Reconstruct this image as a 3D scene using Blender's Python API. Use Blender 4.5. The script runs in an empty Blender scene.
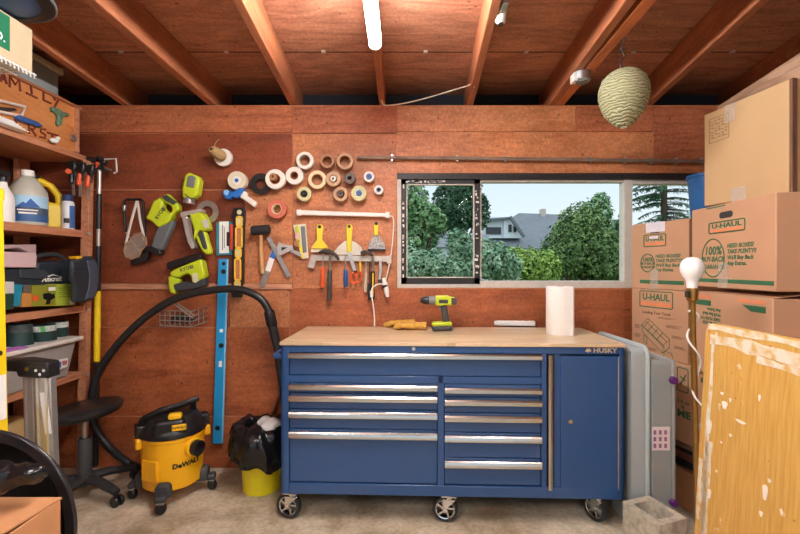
import bpy, bmesh, math, random
from math import radians, sin, cos, pi
from mathutils import Vector, Matrix, noise
random.seed(7)
SC = bpy.context.scene
COL = SC.collection

# ---------------------------------------------------------------- camera
F, CZ = 420.0, 1.35
cam_d = bpy.data.cameras.new('camera'); cam_d.sensor_width = 36.0; cam_d.lens = 36.0 * F / 800.0
cam_d.clip_start = 0.02; cam_d.clip_end = 300
cam = bpy.data.objects.new('camera', cam_d); COL.objects.link(cam)
cam.location = (0, 0, CZ); cam.rotation_euler = (radians(90), 0, 0)
SC.camera = cam

# ---------------------------------------------------------------- sky, exposure
w = bpy.data.worlds.new('evening_sky'); SC.world = w; w.use_nodes = True
nt = w.node_tree; nt.nodes.clear()
tc = nt.nodes.new('ShaderNodeTexCoord'); sep = nt.nodes.new('ShaderNodeSeparateXYZ')
rp = nt.nodes.new('ShaderNodeValToRGB'); bg = nt.nodes.new('ShaderNodeBackground'); ow = nt.nodes.new('ShaderNodeOutputWorld')
nt.links.new(tc.outputs['Generated'], sep.inputs[0]); nt.links.new(sep.outputs['Z'], rp.inputs[0])
nt.links.new(rp.outputs[0], bg.inputs[0]); nt.links.new(bg.outputs[0], ow.inputs[0])
rp.color_ramp.elements[0].position = 0.0; rp.color_ramp.elements[0].color = (0.47, 0.49, 0.505, 1)
rp.color_ramp.elements[1].position = 0.55; rp.color_ramp.elements[1].color = (0.80, 0.90, 1.0, 1)
e = rp.color_ramp.elements.new(0.20); e.color = (0.36, 0.43, 0.49, 1)
bg.inputs['Strength'].default_value = 1.75
TUBE_STRENGTH = 130.0
SC.view_settings.view_transform = 'Standard'; SC.view_settings.look = 'None'
SC.view_settings.gamma = 1.0; SC.view_settings.use_curve_mapping = False
SC.view_settings.exposure = 0.35
SC.cycles.max_bounces = 8; SC.cycles.diffuse_bounces = 5; SC.cycles.transparent_max_bounces = 16
SC.cycles.use_denoising = True

# ---------------------------------------------------------------- helpers
def lin(r, g, b):
    f = lambda c: (c / 255 / 12.92) if c <= 10 else ((c / 255 + 0.055) / 1.055) ** 2.4
    return (f(r), f(g), f(b), 1)
def W(px, py, Y):
    return Vector(((px - 400) * Y / F, Y, CZ - (py - 267) * Y / F))
def PX(px, py, X):
    Y = X * F / (px - 400)
    return Vector((X, Y, CZ - (py - 267) * Y / F))
YW = 2.83
def wall(px, py, d=0.0, dm=None):
    Yr = YW - (d if dm is None else dm)
    p = W(px, py, Yr); p.y = YW - d
    return p

class B:
    """collects shapes into one mesh"""
    def __init__(s, M=None):
        s.v = []; s.f = []; s.mi = []; s.M = M or Matrix.Identity(4); s.cur = 0
    def m(s, i): s.cur = i; return s
    def add(s, vs, fs, M=None):
        T = s.M @ M if M is not None else s.M
        o = len(s.v); s.v += [T @ Vector(p) for p in vs]
        s.f += [tuple(o + i for i in f) for f in fs]; s.mi += [s.cur] * len(fs); return s
    def box(s, c, d, M=None, taper=1.0):
        x, y, z = d[0] / 2, d[1] / 2, d[2] / 2; t = taper
        vs = [(c[0] + a * x * (t if k > 0 else 1), c[1] + b * y * (t if k > 0 else 1), c[2] + k * z) for k in (-1, 1) for b in (-1, 1) for a in (-1, 1)]
        return s.add(vs, [(0, 2, 3, 1), (4, 5, 7, 6), (0, 1, 5, 4), (2, 6, 7, 3), (0, 4, 6, 2), (1, 3, 7, 5)], M)
    def bx(s, x0, x1, y0, y1, z0, z1): return s.box(((x0 + x1) / 2, (y0 + y1) / 2, (z0 + z1) / 2), (abs(x1 - x0), abs(y1 - y0), abs(z1 - z0)))
    def bar(s, p0, p1, w_, h_, up=(0, 0, 1)):
        p0, p1 = Vector(p0), Vector(p1); d = p1 - p0; L = d.length; d.normalize(); up = Vector(up)
        if abs(d.dot(up)) > .97: up = Vector((0, 1, 0))
        x = d.cross(up).normalized(); y = x.cross(d)
        vs = [p + a * x * w_ / 2 + b * y * h_ / 2 for p in (p0, p1) for a, b in ((-1, -1), (1, -1), (1, 1), (-1, 1))]
        return s.add(vs, [(3, 2, 1, 0), (4, 5, 6, 7)] + [(i, (i + 1) % 4, 4 + (i + 1) % 4, 4 + i) for i in range(4)])
    def tube(s, pts, r, n=8, closed=False, flat=1.0, cap=True):
        pts = [Vector(p) for p in pts]; N = len(pts)
        rs = r if isinstance(r, (list, tuple)) else [r] * N
        vs = []; fs = []; prev = None
        for i, p in enumerate(pts):
            if closed: d = pts[(i + 1) % N] - pts[i - 1]
            else: d = pts[min(i + 1, N - 1)] - pts[max(i - 1, 0)]
            d.normalize()
            if prev is None:
                a = Vector((0, 0, 1)) if abs(d.z) < .9 else Vector((0, 1, 0))
                x = d.cross(a).normalized()
            else:
                x = (prev - d * prev.dot(d))
                x = x.normalized() if x.length > 1e-6 else d.orthogonal().normalized()
            prev = x; y = d.cross(x)
            vs += [p + rs[i] * (cos(2 * pi * k / n) * x + flat * sin(2 * pi * k / n) * y) for k in range(n)]
        for i in range(N if closed else N - 1):
            j = (i + 1) % N
            fs += [(i * n + k, i * n + (k + 1) % n, j * n + (k + 1) % n, j * n + k) for k in range(n)]
        if cap and not closed: fs += [tuple(range(n))[::-1], tuple((N - 1) * n + k for k in range(n))]
        return s.add(vs, fs)
    def cyl(s, p0, p1, r0, r1=None, n=20): return s.tube([p0, p1], [r0, r0 if r1 is None else r1], n)
    def lathe(s, prof, M=None, n=28, cap=True, closed=False):
        vs = []; fs = []; N = len(prof)
        for r, z in prof: vs += [(r * cos(2 * pi * k / n), r * sin(2 * pi * k / n), z) for k in range(n)]
        for i in range(N if closed else N - 1):
            j = (i + 1) % N
            fs += [(i * n + k, i * n + (k + 1) % n, j * n + (k + 1) % n, j * n + k) for k in range(n)]
        if cap and not closed: fs += [tuple(range(n))[::-1], tuple((N - 1) * n + k for k in range(n))]
        return s.add(vs, fs, M)
    def prism(s, poly, z0, z1, M=None):
        n = len(poly)
        vs = [(x, y, z0) for x, y in poly] + [(x, y, z1) for x, y in poly]
        return s.add(vs, [tuple(range(n))[::-1], tuple(range(n, 2 * n))] + [(i, (i + 1) % n, n + (i + 1) % n, n + i) for i in range(n)], M)
    def wp(s, poly, d0, d1):
        """outline given on the back wall, extruded d0..d1 out from it"""
        n = len(poly); dm = (d0 + d1) / 2
        vs = [wall(x, y, d0, dm) for x, y in poly] + [wall(x, y, d1, dm) for x, y in poly]
        return s.add(vs, [tuple(range(n))[::-1], tuple(range(n, 2 * n))] + [(i, (i + 1) % n, n + (i + 1) % n, n + i) for i in range(n)])
    def wr(s, x0, y0, x1, y1, d0, d1): return s.wp([(x0, y0), (x1, y0), (x1, y1), (x0, y1)], d0, d1)
    def wline(s, p, q, wd, d0, d1):
        dx, dy = q[0] - p[0], q[1] - p[1]; L = math.hypot(dx, dy); nx, ny = -dy / L * wd / 2, dx / L * wd / 2
        return s.wp([(p[0] + nx, p[1] + ny), (q[0] + nx, q[1] + ny), (q[0] - nx, q[1] - ny), (p[0] - nx, p[1] - ny)], d0, d1)
    def ell(s, c, r, n=16, m=10, M=None):
        prof = [(sin(pi * i / m), -cos(pi * i / m)) for i in range(1, m)]
        vs = [(c[0], c[1], c[2] - r[2])]
        for a, z in prof: vs += [(c[0] + r[0] * a * cos(2 * pi * k / n), c[1] + r[1] * a * sin(2 * pi * k / n), c[2] + r[2] * z) for k in range(n)]
        vs.append((c[0], c[1], c[2] + r[2])); L = len(vs) - 1; fs = []
        fs += [(0, 1 + (k + 1) % n, 1 + k) for k in range(n)]
        for i in range(m - 2): fs += [(1 + i * n + k, 1 + i * n + (k + 1) % n, 1 + (i + 1) * n + (k + 1) % n, 1 + (i + 1) * n + k) for k in range(n)]
        fs += [(L, 1 + (m - 2) * n + k, 1 + (m - 2) * n + (k + 1) % n) for k in range(n)]
        return s.add(vs, fs, M)
    def text(s, body, size, M, depth=0.0006, bold=0.0, shear=0.0, align='CENTER', sx=1.0):
        cu = bpy.data.curves.new('t', 'FONT'); cu.body = body; cu.size = size; cu.extrude = depth; cu.offset = bold * size
        cu.shear = shear; cu.align_x = align; cu.align_y = 'CENTER'; cu.resolution_u = 2
        o = bpy.data.objects.new('t', cu); COL.objects.link(o)
        dg = bpy.context.evaluated_depsgraph_get(); dg.update()
        me = bpy.data.meshes.new_from_object(o.evaluated_get(dg))
        vs = [(v.co.x * sx, v.co.y, v.co.z) for v in me.vertices]; fs = [tuple(p.vertices) for p in me.polygons]
        bpy.data.objects.remove(o); bpy.data.curves.remove(cu); bpy.data.meshes.remove(me)
        return s.add(vs, fs, M)
    def build(s, name, mats, parent=None, bevel=0.0, seg=2, fuse=0.0, sub=0, angle=35, recalc=True):
        if not isinstance(mats, (list, tuple)): mats = [mats]
        lo = Vector((min(p.x for p in s.v), min(p.y for p in s.v), min(p.z for p in s.v)))
        hi = Vector((max(p.x for p in s.v), max(p.y for p in s.v), max(p.z for p in s.v)))
        org = Vector(((lo.x + hi.x) / 2, (lo.y + hi.y) / 2, lo.z))
        me = bpy.data.meshes.new(name); me.from_pydata([p - org for p in s.v], [], s.f)
        for m_ in mats: me.materials.append(m_)
        me.polygons.foreach_set('material_index', s.mi)
        if recalc:
            bm = bmesh.new(); bm.from_mesh(me); bmesh.ops.recalc_face_normals(bm, faces=bm.faces); bm.to_mesh(me); bm.free()
        me.shade_smooth(); me.set_sharp_from_angle(angle=radians(angle))
        o = bpy.data.objects.new(name, me); COL.objects.link(o)
        o.location = org
        if parent is not None:
            o.parent = parent; o.location = org - wloc(parent)
        if bevel:
            b = o.modifiers.new('bevel', 'BEVEL'); b.width = bevel; b.segments = seg; b.limit_method = 'ANGLE'; b.angle_limit = radians(40); b.harden_normals = False
        if fuse:
            r = o.modifiers.new('remesh', 'REMESH'); r.mode = 'VOXEL'; r.voxel_size = fuse; r.use_smooth_shade = True
            sm = o.modifiers.new('smooth', 'SMOOTH'); sm.factor = .5; sm.iterations = 6  # web coloured dark to paint the shade in the gap between rails
        if sub:
            d = o.modifiers.new('sub', 'SUBSURF'); d.levels = sub; d.render_levels = sub
        return o
def wloc(o):
    p = Vector(o.location)
    while o.parent is not None: o = o.parent; p += Vector(o.location)
    return p
def tag(o, label, cat, group=None):
    o['label'] = label; o['category'] = cat
    if group: o['group'] = group
    return o
def thing(name, label, cat, loc, group=None):
    o = bpy.data.objects.new(name, None); COL.objects.link(o); o.location = loc; o.empty_display_size = .05
    return tag(o, label, cat, group)
def struct(b, name, mats, parent=None, **k):
    o = b.build(name, mats, parent, **k)
    if parent is None: o['kind'] = 'structure'
    return o
def frame(o, ex, ey, ez):
    M = Matrix.Identity(4)
    for i, a in enumerate((ex, ey, ez)):
        a = Vector(a)
        for r in range(3): M[r][i] = a[r]
    for r in range(3): M[r][3] = Vector(o)[r]
    return M
def zm(x0, y0, s): return lambda *pts: [(x0 + s * x, y0 + s * y) for x, y in pts]
def arc(cx, cy, r, a0, a1, n=12): return [(cx + r * cos(radians(a0 + (a1 - a0) * i / n)), cy + r * sin(radians(a0 + (a1 - a0) * i / n))) for i in range(n + 1)]
def rrect(x0, y0, x1, y1, r, n=5):
    return arc(x1 - r, y1 - r, r, 0, 90, n) + arc(x0 + r, y1 - r, r, 90, 180, n) + arc(x0 + r, y0 + r, r, 180, 270, n) + arc(x1 - r, y0 + r, r, 270, 360, n)
def smooth_path(pts, n=8):
    pts = [Vector(p) for p in pts]; out = []
    for i in range(len(pts) - 1):
        p0, p1, p2, p3 = pts[max(i - 1, 0)], pts[i], pts[i + 1], pts[min(i + 2, len(pts) - 1)]
        for k in range(n):
            t = k / n
            out.append(.5 * ((2 * p1) + (p2 - p0) * t + (2 * p0 - 5 * p1 + 4 * p2 - p3) * t * t + (3 * p1 - p0 - 3 * p2 + p3) * t ** 3))
    out.append(pts[-1]); return out

# ---------------------------------------------------------------- materials
def base_mat(name):
    m = bpy.data.materials.new(name); m.use_nodes = True; nt = m.node_tree
    return m, nt, nt.nodes['Principled BSDF']
def nn(nt, t, **k):
    n = nt.nodes.new(t)
    for a, b in k.items(): setattr(n, a, b)
    return n
def plain(name, rgb, rough=.5, metal=0.0, var=.08, scale=18.0, bump=0.0, coat=0.0, trans=0.0, spec=None):
    m, nt, p = base_mat(name); c = lin(*rgb)
    t = nn(nt, 'ShaderNodeTexCoord'); n = nn(nt, 'ShaderNodeTexNoise'); n.inputs['Scale'].default_value = scale; n.inputs['Detail'].default_value = 4
    r = nn(nt, 'ShaderNodeValToRGB'); nt.links.new(t.outputs['Object'], n.inputs['Vector']); nt.links.new(n.outputs['Fac'], r.inputs[0])
    r.color_ramp.elements[0].position = .3; r.color_ramp.elements[1].position = .7
    r.color_ramp.elements[0].color = [x * (1 - var) for x in c[:3]] + [1]; r.color_ramp.elements[1].color = [min(1, x * (1 + var)) for x in c[:3]] + [1]
    nt.links.new(r.outputs[0], p.inputs['Base Color'])
    p.inputs['Roughness'].default_value = rough; p.inputs['Metallic'].default_value = metal
    p.inputs['Coat Weight'].default_value = coat; p.inputs['Transmission Weight'].default_value = trans
    if spec is not None: p.inputs['Specular IOR Level'].default_value = spec
    if bump:
        b = nn(nt, 'ShaderNodeBump'); b.inputs['Strength'].default_value = bump; b.inputs['Distance'].default_value = .01
        nt.links.new(n.outputs['Fac'], b.inputs['Height']); nt.links.new(b.outputs[0], p.inputs['Normal'])
    return m
def wood(name, dark, light, stretch=(1, 1, 1), scale=6.0, rings=4.0, rough=.5, blotch=.35, bump=.12, stain=None, specks=False):
    """grain runs along the axis with the smallest stretch value"""
    m, nt, p = base_mat(name); L = nt.links.new
    t = nn(nt, 'ShaderNodeTexCoord'); mp = nn(nt, 'ShaderNodeMapping'); mp.inputs['Scale'].default_value = stretch
    L(t.outputs['Object'], mp.inputs[0])
    n = nn(nt, 'ShaderNodeTexNoise'); n.inputs['Scale'].default_value = scale; n.inputs['Detail'].default_value = 2.5; n.inputs['Distortion'].default_value = .6
    L(mp.outputs[0], n.inputs['Vector'])
    mu = nn(nt, 'ShaderNodeMath', operation='MULTIPLY'); mu.inputs[1].default_value = rings * 2; L(n.outputs['Fac'], mu.inputs[0])
    pp = nn(nt, 'ShaderNodeMath', operation='PINGPONG'); pp.inputs[1].default_value = 1.0; L(mu.outputs[0], pp.inputs[0])
    f = nn(nt, 'ShaderNodeTexNoise'); f.inputs['Scale'].default_value = scale * 9; f.inputs['Detail'].default_value = 5; L(mp.outputs[0], f.inputs['Vector'])
    ad = nn(nt, 'ShaderNodeMath', operation='MULTIPLY_ADD'); L(f.outputs['Fac'], ad.inputs[0]); ad.inputs[1].default_value = .9; 
    mm = nn(nt, 'ShaderNodeMath', operation='MULTIPLY_ADD'); L(pp.outputs[0], mm.inputs[0]); mm.inputs[1].default_value = .42; mm.inputs[2].default_value = -.16
    L(mm.outputs[0], ad.inputs[2])
    r = nn(nt, 'ShaderNodeValToRGB'); L(ad.outputs[0], r.inputs[0])
    r.color_ramp.elements[0].position = .15; r.color_ramp.elements[0].color = lin(*dark)
    r.color_ramp.elements[1].position = .75; r.color_ramp.elements[1].color = lin(*light)
    bl = nn(nt, 'ShaderNodeTexNoise'); bl.inputs['Scale'].default_value = 1.7; bl.inputs['Detail'].default_value = 5; L(t.outputs['Object'], bl.inputs['Vector'])
    br = nn(nt, 'ShaderNodeMapRange'); L(bl.outputs['Fac'], br.inputs['Value']); br.inputs['From Min'].default_value = .3; br.inputs['From Max'].default_value = .7
    br.inputs['To Min'].default_value = 1 - blotch; br.inputs['To Max'].default_value = 1 + blotch * .5
    mx = nn(nt, 'ShaderNodeVectorMath', operation='SCALE'); L(r.outputs[0], mx.inputs[0]); L(br.outputs[0], mx.inputs['Scale'])
    out = mx.outputs[0]
    if stain:
        sn = nn(nt, 'ShaderNodeTexNoise'); sn.inputs['Scale'].default_value = 7; sn.inputs['Detail'].default_value = 8; sn.inputs['Roughness'].default_value = .7; L(t.outputs['Object'], sn.inputs['Vector'])
        sr = nn(nt, 'ShaderNodeValToRGB'); L(sn.outputs['Fac'], sr.inputs[0]); sr.color_ramp.elements[0].position = .64; sr.color_ramp.elements[1].position = .74
        sr.color_ramp.elements[0].color = (0, 0, 0, 1); sr.color_ramp.elements[1].color = (.5, .5, .5, 1)
        mc = nn(nt, 'ShaderNodeMix', data_type='RGBA'); L(sr.outputs[0], mc.inputs['Factor']); L(out, mc.inputs[6]); mc.inputs[7].default_value = lin(*stain); out = mc.outputs[2]
    if specks:
        vn = nn(nt, 'ShaderNodeTexVoronoi'); vn.inputs['Scale'].default_value = 13; L(t.outputs['Object'], vn.inputs['Vector'])
        vr = nn(nt, 'ShaderNodeValToRGB'); L(vn.outputs['Distance'], vr.inputs[0]); vr.color_ramp.elements[0].position = .05; vr.color_ramp.elements[0].color = (.34, .3, .28, 1); vr.color_ramp.elements[1].position = .12; vr.color_ramp.elements[1].color = (1, 1, 1, 1)
        fn = nn(nt, 'ShaderNodeTexNoise'); fn.inputs['Scale'].default_value = 55; fn.inputs['Detail'].default_value = 4; fn.inputs['Roughness'].default_value = .7; L(t.outputs['Object'], fn.inputs['Vector'])
        fr = nn(nt, 'ShaderNodeValToRGB'); L(fn.outputs['Fac'], fr.inputs[0]); fr.color_ramp.elements[0].position = .34; fr.color_ramp.elements[0].color = (.72, .68, .66, 1); fr.color_ramp.elements[1].position = .66; fr.color_ramp.elements[1].color = (1.12, 1.12, 1.12, 1)
        m1 = nn(nt, 'ShaderNodeVectorMath', operation='MULTIPLY'); L(vr.outputs[0], m1.inputs[0]); L(fr.outputs[0], m1.inputs[1])
        m2 = nn(nt, 'ShaderNodeVectorMath', operation='MULTIPLY'); L(out, m2.inputs[0]); L(m1.outputs[0], m2.inputs[1]); out = m2.outputs[0]
    L(out, p.inputs['Base Color']); p.inputs['Roughness'].default_value = rough
    if bump:
        b = nn(nt, 'ShaderNodeBump'); b.inputs['Strength'].default_value = bump; b.inputs['Distance'].default_value = .004
        L(ad.outputs[0], b.inputs['Height']); L(b.outputs[0], p.inputs['Normal'])
    return m
def clear(name, rgb, alpha=.3, rough=.2):
    m, nt, p = base_mat(name); p.inputs['Base Color'].default_value = lin(*rgb); p.inputs['Roughness'].default_value = rough
    p.inputs['Alpha'].default_value = alpha; return m
def glow(name, rgb, s):
    m, nt, p = base_mat(name); p.inputs['Base Color'].default_value = lin(*rgb); p.inputs['Emission Color'].default_value = lin(*rgb); p.inputs['Emission Strength'].default_value = s; return m

PLY_C = wood('ceiling_plywood', (160, 102, 76), (204, 142, 110), (.3, 1.3, 1), 3.2, 6, .6, .2, .08, specks=True)
RAFT = wood('rafter_fir', (152, 88, 56), (198, 126, 86), (7, .5, 5), 3, 2, .55, .2)
RAFT_O = wood('sister_rafter_orange', (182, 100, 54), (214, 130, 78), (7, .5, 5), 3, 2, .55, .16)
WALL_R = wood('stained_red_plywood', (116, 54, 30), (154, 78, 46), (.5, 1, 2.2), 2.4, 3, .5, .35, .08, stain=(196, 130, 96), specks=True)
WALL_O = wood('warm_orange_plywood', (172, 100, 58), (212, 140, 92), (.5, 1, 2.0), 2.6, 3, .5, .3, .08, specks=True)
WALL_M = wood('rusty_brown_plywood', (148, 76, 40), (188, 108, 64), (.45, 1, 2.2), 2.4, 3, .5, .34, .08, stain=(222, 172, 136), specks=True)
RAIL_W = wood('top_rail_fir', (154, 82, 50), (194, 116, 76), (.4, 3, 6), 4, 3, .5, .22, specks=True)
BATT_W = wood('bare_batten_fir', (168, 112, 84), (206, 150, 116), (.4, 3, 8), 5, 3, .55, .25)
DARK_W = wood('side_wall_boards', (84, 44, 34), (122, 68, 50), (1, .4, 4), 3, 4, .6, .3)
SHELF_W = wood('shelf_fir', (172, 106, 74), (210, 146, 108), (6, .5, 8), 4, 3, .5, .22)
CAB_W = wood('cabinet_fir', (184, 108, 54), (214, 142, 82), (4, .6, 2), 3, 3, .5, .2)
MAPLE = wood('maple_worktop', (206, 180, 142), (228, 206, 172), (.5, 9, 4), 4, 2, .28, .1, .03)
def _staves():
    nt = MAPLE.node_tree; p = nt.nodes['Principled BSDF']; src = p.inputs['Base Color'].links[0].from_socket; L = nt.links.new
    t = nn(nt, 'ShaderNodeTexCoord'); bk = nn(nt, 'ShaderNodeTexBrick'); L(t.outputs['Object'], bk.inputs['Vector'])
    bk.inputs['Scale'].default_value = 1.0; bk.inputs['Brick Width'].default_value = .34; bk.inputs['Row Height'].default_value = .042; bk.inputs['Mortar Size'].default_value = .0008
    bk.inputs['Color1'].default_value = (.86, .84, .8, 1); bk.inputs['Color2'].default_value = (1.08, 1.08, 1.07, 1); bk.inputs['Mortar'].default_value = (.8, .76, .7, 1)
    m = nn(nt, 'ShaderNodeVectorMath', operation='MULTIPLY'); L(src, m.inputs[0]); L(bk.outputs['Color'], m.inputs[1]); L(m.outputs[0], p.inputs['Base Color'])
_staves()
HANDLE_W = wood('hickory_handle', (190, 140, 84), (222, 180, 124), (6, 6, .5), 6, 2, .45, .1)
LUMBER = wood('weathered_lumber', (140, 104, 80), (188, 150, 120), (6, .4, 6), 4, 4, .6, .25)
BLACK = plain('black_plastic', (26, 26, 28), .38, var=.15)
BLACKR = plain('matt_black_rubber', (38, 38, 39), .7, var=.15)
DARKG = plain('charcoal_plastic', (62, 64, 66), .5, var=.1)
GREYP = plain('grey_plastic', (120, 122, 122), .5)
WHITE = plain('white_plastic', (236, 234, 226), .45, var=.03)
PAPER = plain('white_paper', (240, 238, 232), .8, var=.02)
STEEL = plain('brushed_steel', (190, 190, 188), .32, .9, var=.1)
CHROME = plain('chrome', (215, 215, 215), .15, 1.0, var=.03)
ALU = plain('aluminium', (190, 187, 180), .35, .75, var=.06)
BRASS = plain('aged_brass', (176, 136, 72), .3, .9, var=.15)
IRON = plain('dark_iron', (70, 64, 60), .5, .6, var=.2)
LIME = plain('lime_green_plastic', (196, 212, 38), .4, var=.04)
NAVY = plain('navy_enamel', (42, 80, 130), .3, var=.03, coat=.2)
BLUE = plain('sky_blue_enamel', (34, 152, 210), .4, var=.04)
BLUE2 = plain('mid_blue_plastic', (40, 110, 190), .4)
YEL = plain('warm_yellow_plastic', (248, 190, 24), .4, var=.03)
YELF = plain('ladder_yellow_fibreglass', (246, 208, 20), .45, var=.04)
YELL = plain('lemon_yellow_plastic', (238, 214, 48), .42, var=.04)
RED = plain('red_plastic', (206, 70, 52), .45)
ORANGE = plain('orange_red_grip', (232, 92, 48), .45)
TEAL = plain('teal_card', (44, 132, 150), .6)
CREAM = plain('cream_tape', (232, 214, 170), .6, var=.04)
TAN = plain('tan_tape', (196, 160, 122), .5)
KRAFT = plain('kraft_core', (176, 124, 82), .8, var=.08)
# ================================================================ STRUCTURE
CONC, _nt, _p = base_mat('worn_concrete')
def _conc():
    L = _nt.links.new
    t = nn(_nt, 'ShaderNodeTexCoord'); a = nn(_nt, 'ShaderNodeTexNoise'); a.inputs['Scale'].default_value = 3.2; a.inputs['Detail'].default_value = 9; a.inputs['Roughness'].default_value = .68
    L(t.outputs['Object'], a.inputs[0]); r = nn(_nt, 'ShaderNodeValToRGB'); L(a.outputs['Fac'], r.inputs[0])
    r.color_ramp.elements[0].position = .36; r.color_ramp.elements[0].color = lin(158, 142, 112)
    r.color_ramp.elements[1].position = .66; r.color_ramp.elements[1].color = lin(228, 217, 192)
    b = nn(_nt, 'ShaderNodeTexNoise'); b.inputs['Scale'].default_value = 42; b.inputs['Detail'].default_value = 6; L(t.outputs['Object'], b.inputs[0])
    r2 = nn(_nt, 'ShaderNodeValToRGB'); L(b.outputs['Fac'], r2.inputs[0]); r2.color_ramp.elements[0].position = .3; r2.color_ramp.elements[0].color = (.72, .7, .67, 1); r2.color_ramp.elements[1].position = .6; r2.color_ramp.elements[1].color = (1, 1, 1, 1)
    m = nn(_nt, 'ShaderNodeMix', data_type='RGBA', blend_type='MULTIPLY'); m.inputs['Factor'].default_value = .8; L(r.outputs[0], m.inputs[6]); L(r2.outputs[0], m.inputs[7])
    L(m.outputs[2], _p.inputs['Base Color']); _p.inputs['Roughness'].default_value = .75
    bu = nn(_nt, 'ShaderNodeBump'); bu.inputs['Strength'].default_value = .25; bu.inputs['Distance'].default_value = .006; L(a.outputs['Fac'], bu.inputs['Height']); L(bu.outputs[0], _p.inputs['Normal'])
_conc()
struct(B().bx(-2.6, 2.5, -3.3, 2.93, -.12, 0), 'floor', CONC)
XL, XR = -2.5, 2.4
wx0, wx1, wz0, wz1 = (397 - 400) * YW / F, (708 - 400) * YW / F, CZ - (288 - 267) * YW / F, CZ - (173 - 267) * YW / F
b = B()
b.bx(XL, wx0, YW, YW + .1, 0, 2.44); b.bx(wx1, XR, YW, YW + .1, 0, 2.44)
b.bx(wx0, wx1, YW, YW + .1, 0, wz0); b.bx(wx0, wx1, YW, YW + .1, wz1, 2.44)
struct(b, 'wall_back', WALL_O)
struct(B().bx(XL - .1, XL, -3.3, 3.12, 0, 2.62), 'wall_left', DARK_W)
struct(B().bx(XR, XR + .1, -3.3, 3.12, 0, 2.62), 'wall_right', DARK_W)
b = B(); b.bx(XL, -1.9, -3.3, -3.2, 0, 2.62); b.bx(2.1, XR, -3.3, -3.2, 0, 2.62); b.bx(-1.9, 2.1, -3.3, -3.2, 2.2, 2.62)
struct(b, 'wall_front', DARK_W)
struct(B().bx(XL - .1, XR + .1, -3.3, 3.2, 2.62, 2.66), 'ceiling', PLY_C)
# seam between the roof plywood sheets
struct(B().bx(XL, XR, 2.478, 2.482, 2.617, 2.6202), 'trim_ceiling_seam', plain('dark_seam', (52, 30, 22), .8))
EAVE = plain('eave_shade_board', (34, 36, 46), .8)  # dark colour paints in the shade of the open eave
b = B(); b.bx(XL - .1, XR + .1, 3.1, 3.14, 2.4, 2.62); b.bx(XL - .1, XR + .1, 2.93, 3.12, 2.40, 2.42)
struct(b, 'trim_eave', EAVE)
def panel(n, x0, y0, x1, y1, d, mat):
    a, c = wall(x0, y0), wall(x1, y1)
    return struct(B().bx(a.x, c.x, YW - d, YW - .0002, c.z, a.z), n, mat, bevel=.0015, seg=1)
panel('trim_1', 20, 106.5, 292.2, 133, .016, RAIL_W)
panel('trim_2', 293.4, 107, 396.5, 133.5, .012, RAIL_W)
panel('trim_3', 397.3, 107, 575, 132, .010, WALL_O)
panel('trim_4', 575.6, 107, 652, 132, .012, RAIL_W)
panel('trim_5', 652.6, 107, 745, 160, .011, RAIL_W)
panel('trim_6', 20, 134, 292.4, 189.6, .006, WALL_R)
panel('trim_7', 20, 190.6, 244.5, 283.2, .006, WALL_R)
panel('trim_17', 244.9, 190.6, 292.4, 283.2, .007, WALL_O)
panel('trim_8', 20, 283.6, 292.6, 289.2, .022, BATT_W)
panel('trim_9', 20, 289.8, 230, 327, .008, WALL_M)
panel('trim_10', 230.6, 289.8, 288.4, 327, .010, WALL_O)
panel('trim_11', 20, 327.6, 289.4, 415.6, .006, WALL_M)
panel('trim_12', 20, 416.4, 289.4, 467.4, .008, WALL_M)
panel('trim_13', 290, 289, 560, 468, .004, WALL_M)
panel('trim_14', 293.4, 134.2, 396.4, 288.4, .004, WALL_O)
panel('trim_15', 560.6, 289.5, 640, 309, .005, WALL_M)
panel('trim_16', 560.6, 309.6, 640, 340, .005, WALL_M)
panel('trim_18', 80, 189.5, 292, 190.5, .0068, BATT_W); panel('trim_19', 100, 326.7, 288, 327.5, .0086, BATT_W)
panel('trim_20', 288.3, 290, 289.1, 327, .0086, BATT_W); panel('trim_21', 100, 415.6, 289, 416.4, .0084, BATT_W)
# rafters
# bottom-centre X at the back wall and at Y = 1.715, half width
for i, (xw, xn, wd, m) in enumerate(((-2.44, -2.33, .022, RAFT), (-1.853, -1.739, .022, RAFT), (-1.267, -1.272, .026, RAFT), (-.722, -.665, .021, RAFT), (-.12, -.12, .02, RAFT), (.472, .395, .021, RAFT), (1.025, .945, .023, RAFT), (1.075, 1.022, .03, RAFT_O), (1.678, 1.49, .022, RAFT), (2.30, 2.06, .022, RAFT))):
    sl = (xw - xn) / (YW - 1.715); fx = lambda y: xw + sl * (y - YW)
    b = B(); b.add([(fx(y) + k * wd, y, z) for y in (-3.2, 3.1) for k, z in ((-1, 2.44), (1, 2.44), (1, 2.619), (-1, 2.619))], [(0, 1, 2, 3), (7, 6, 5, 4)] + [(j, (j + 1) % 4, 4 + (j + 1) % 4, 4 + j) for j in range(4)])
    struct(b, 'beam_%d' % (i + 1), m, bevel=.004)
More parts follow.
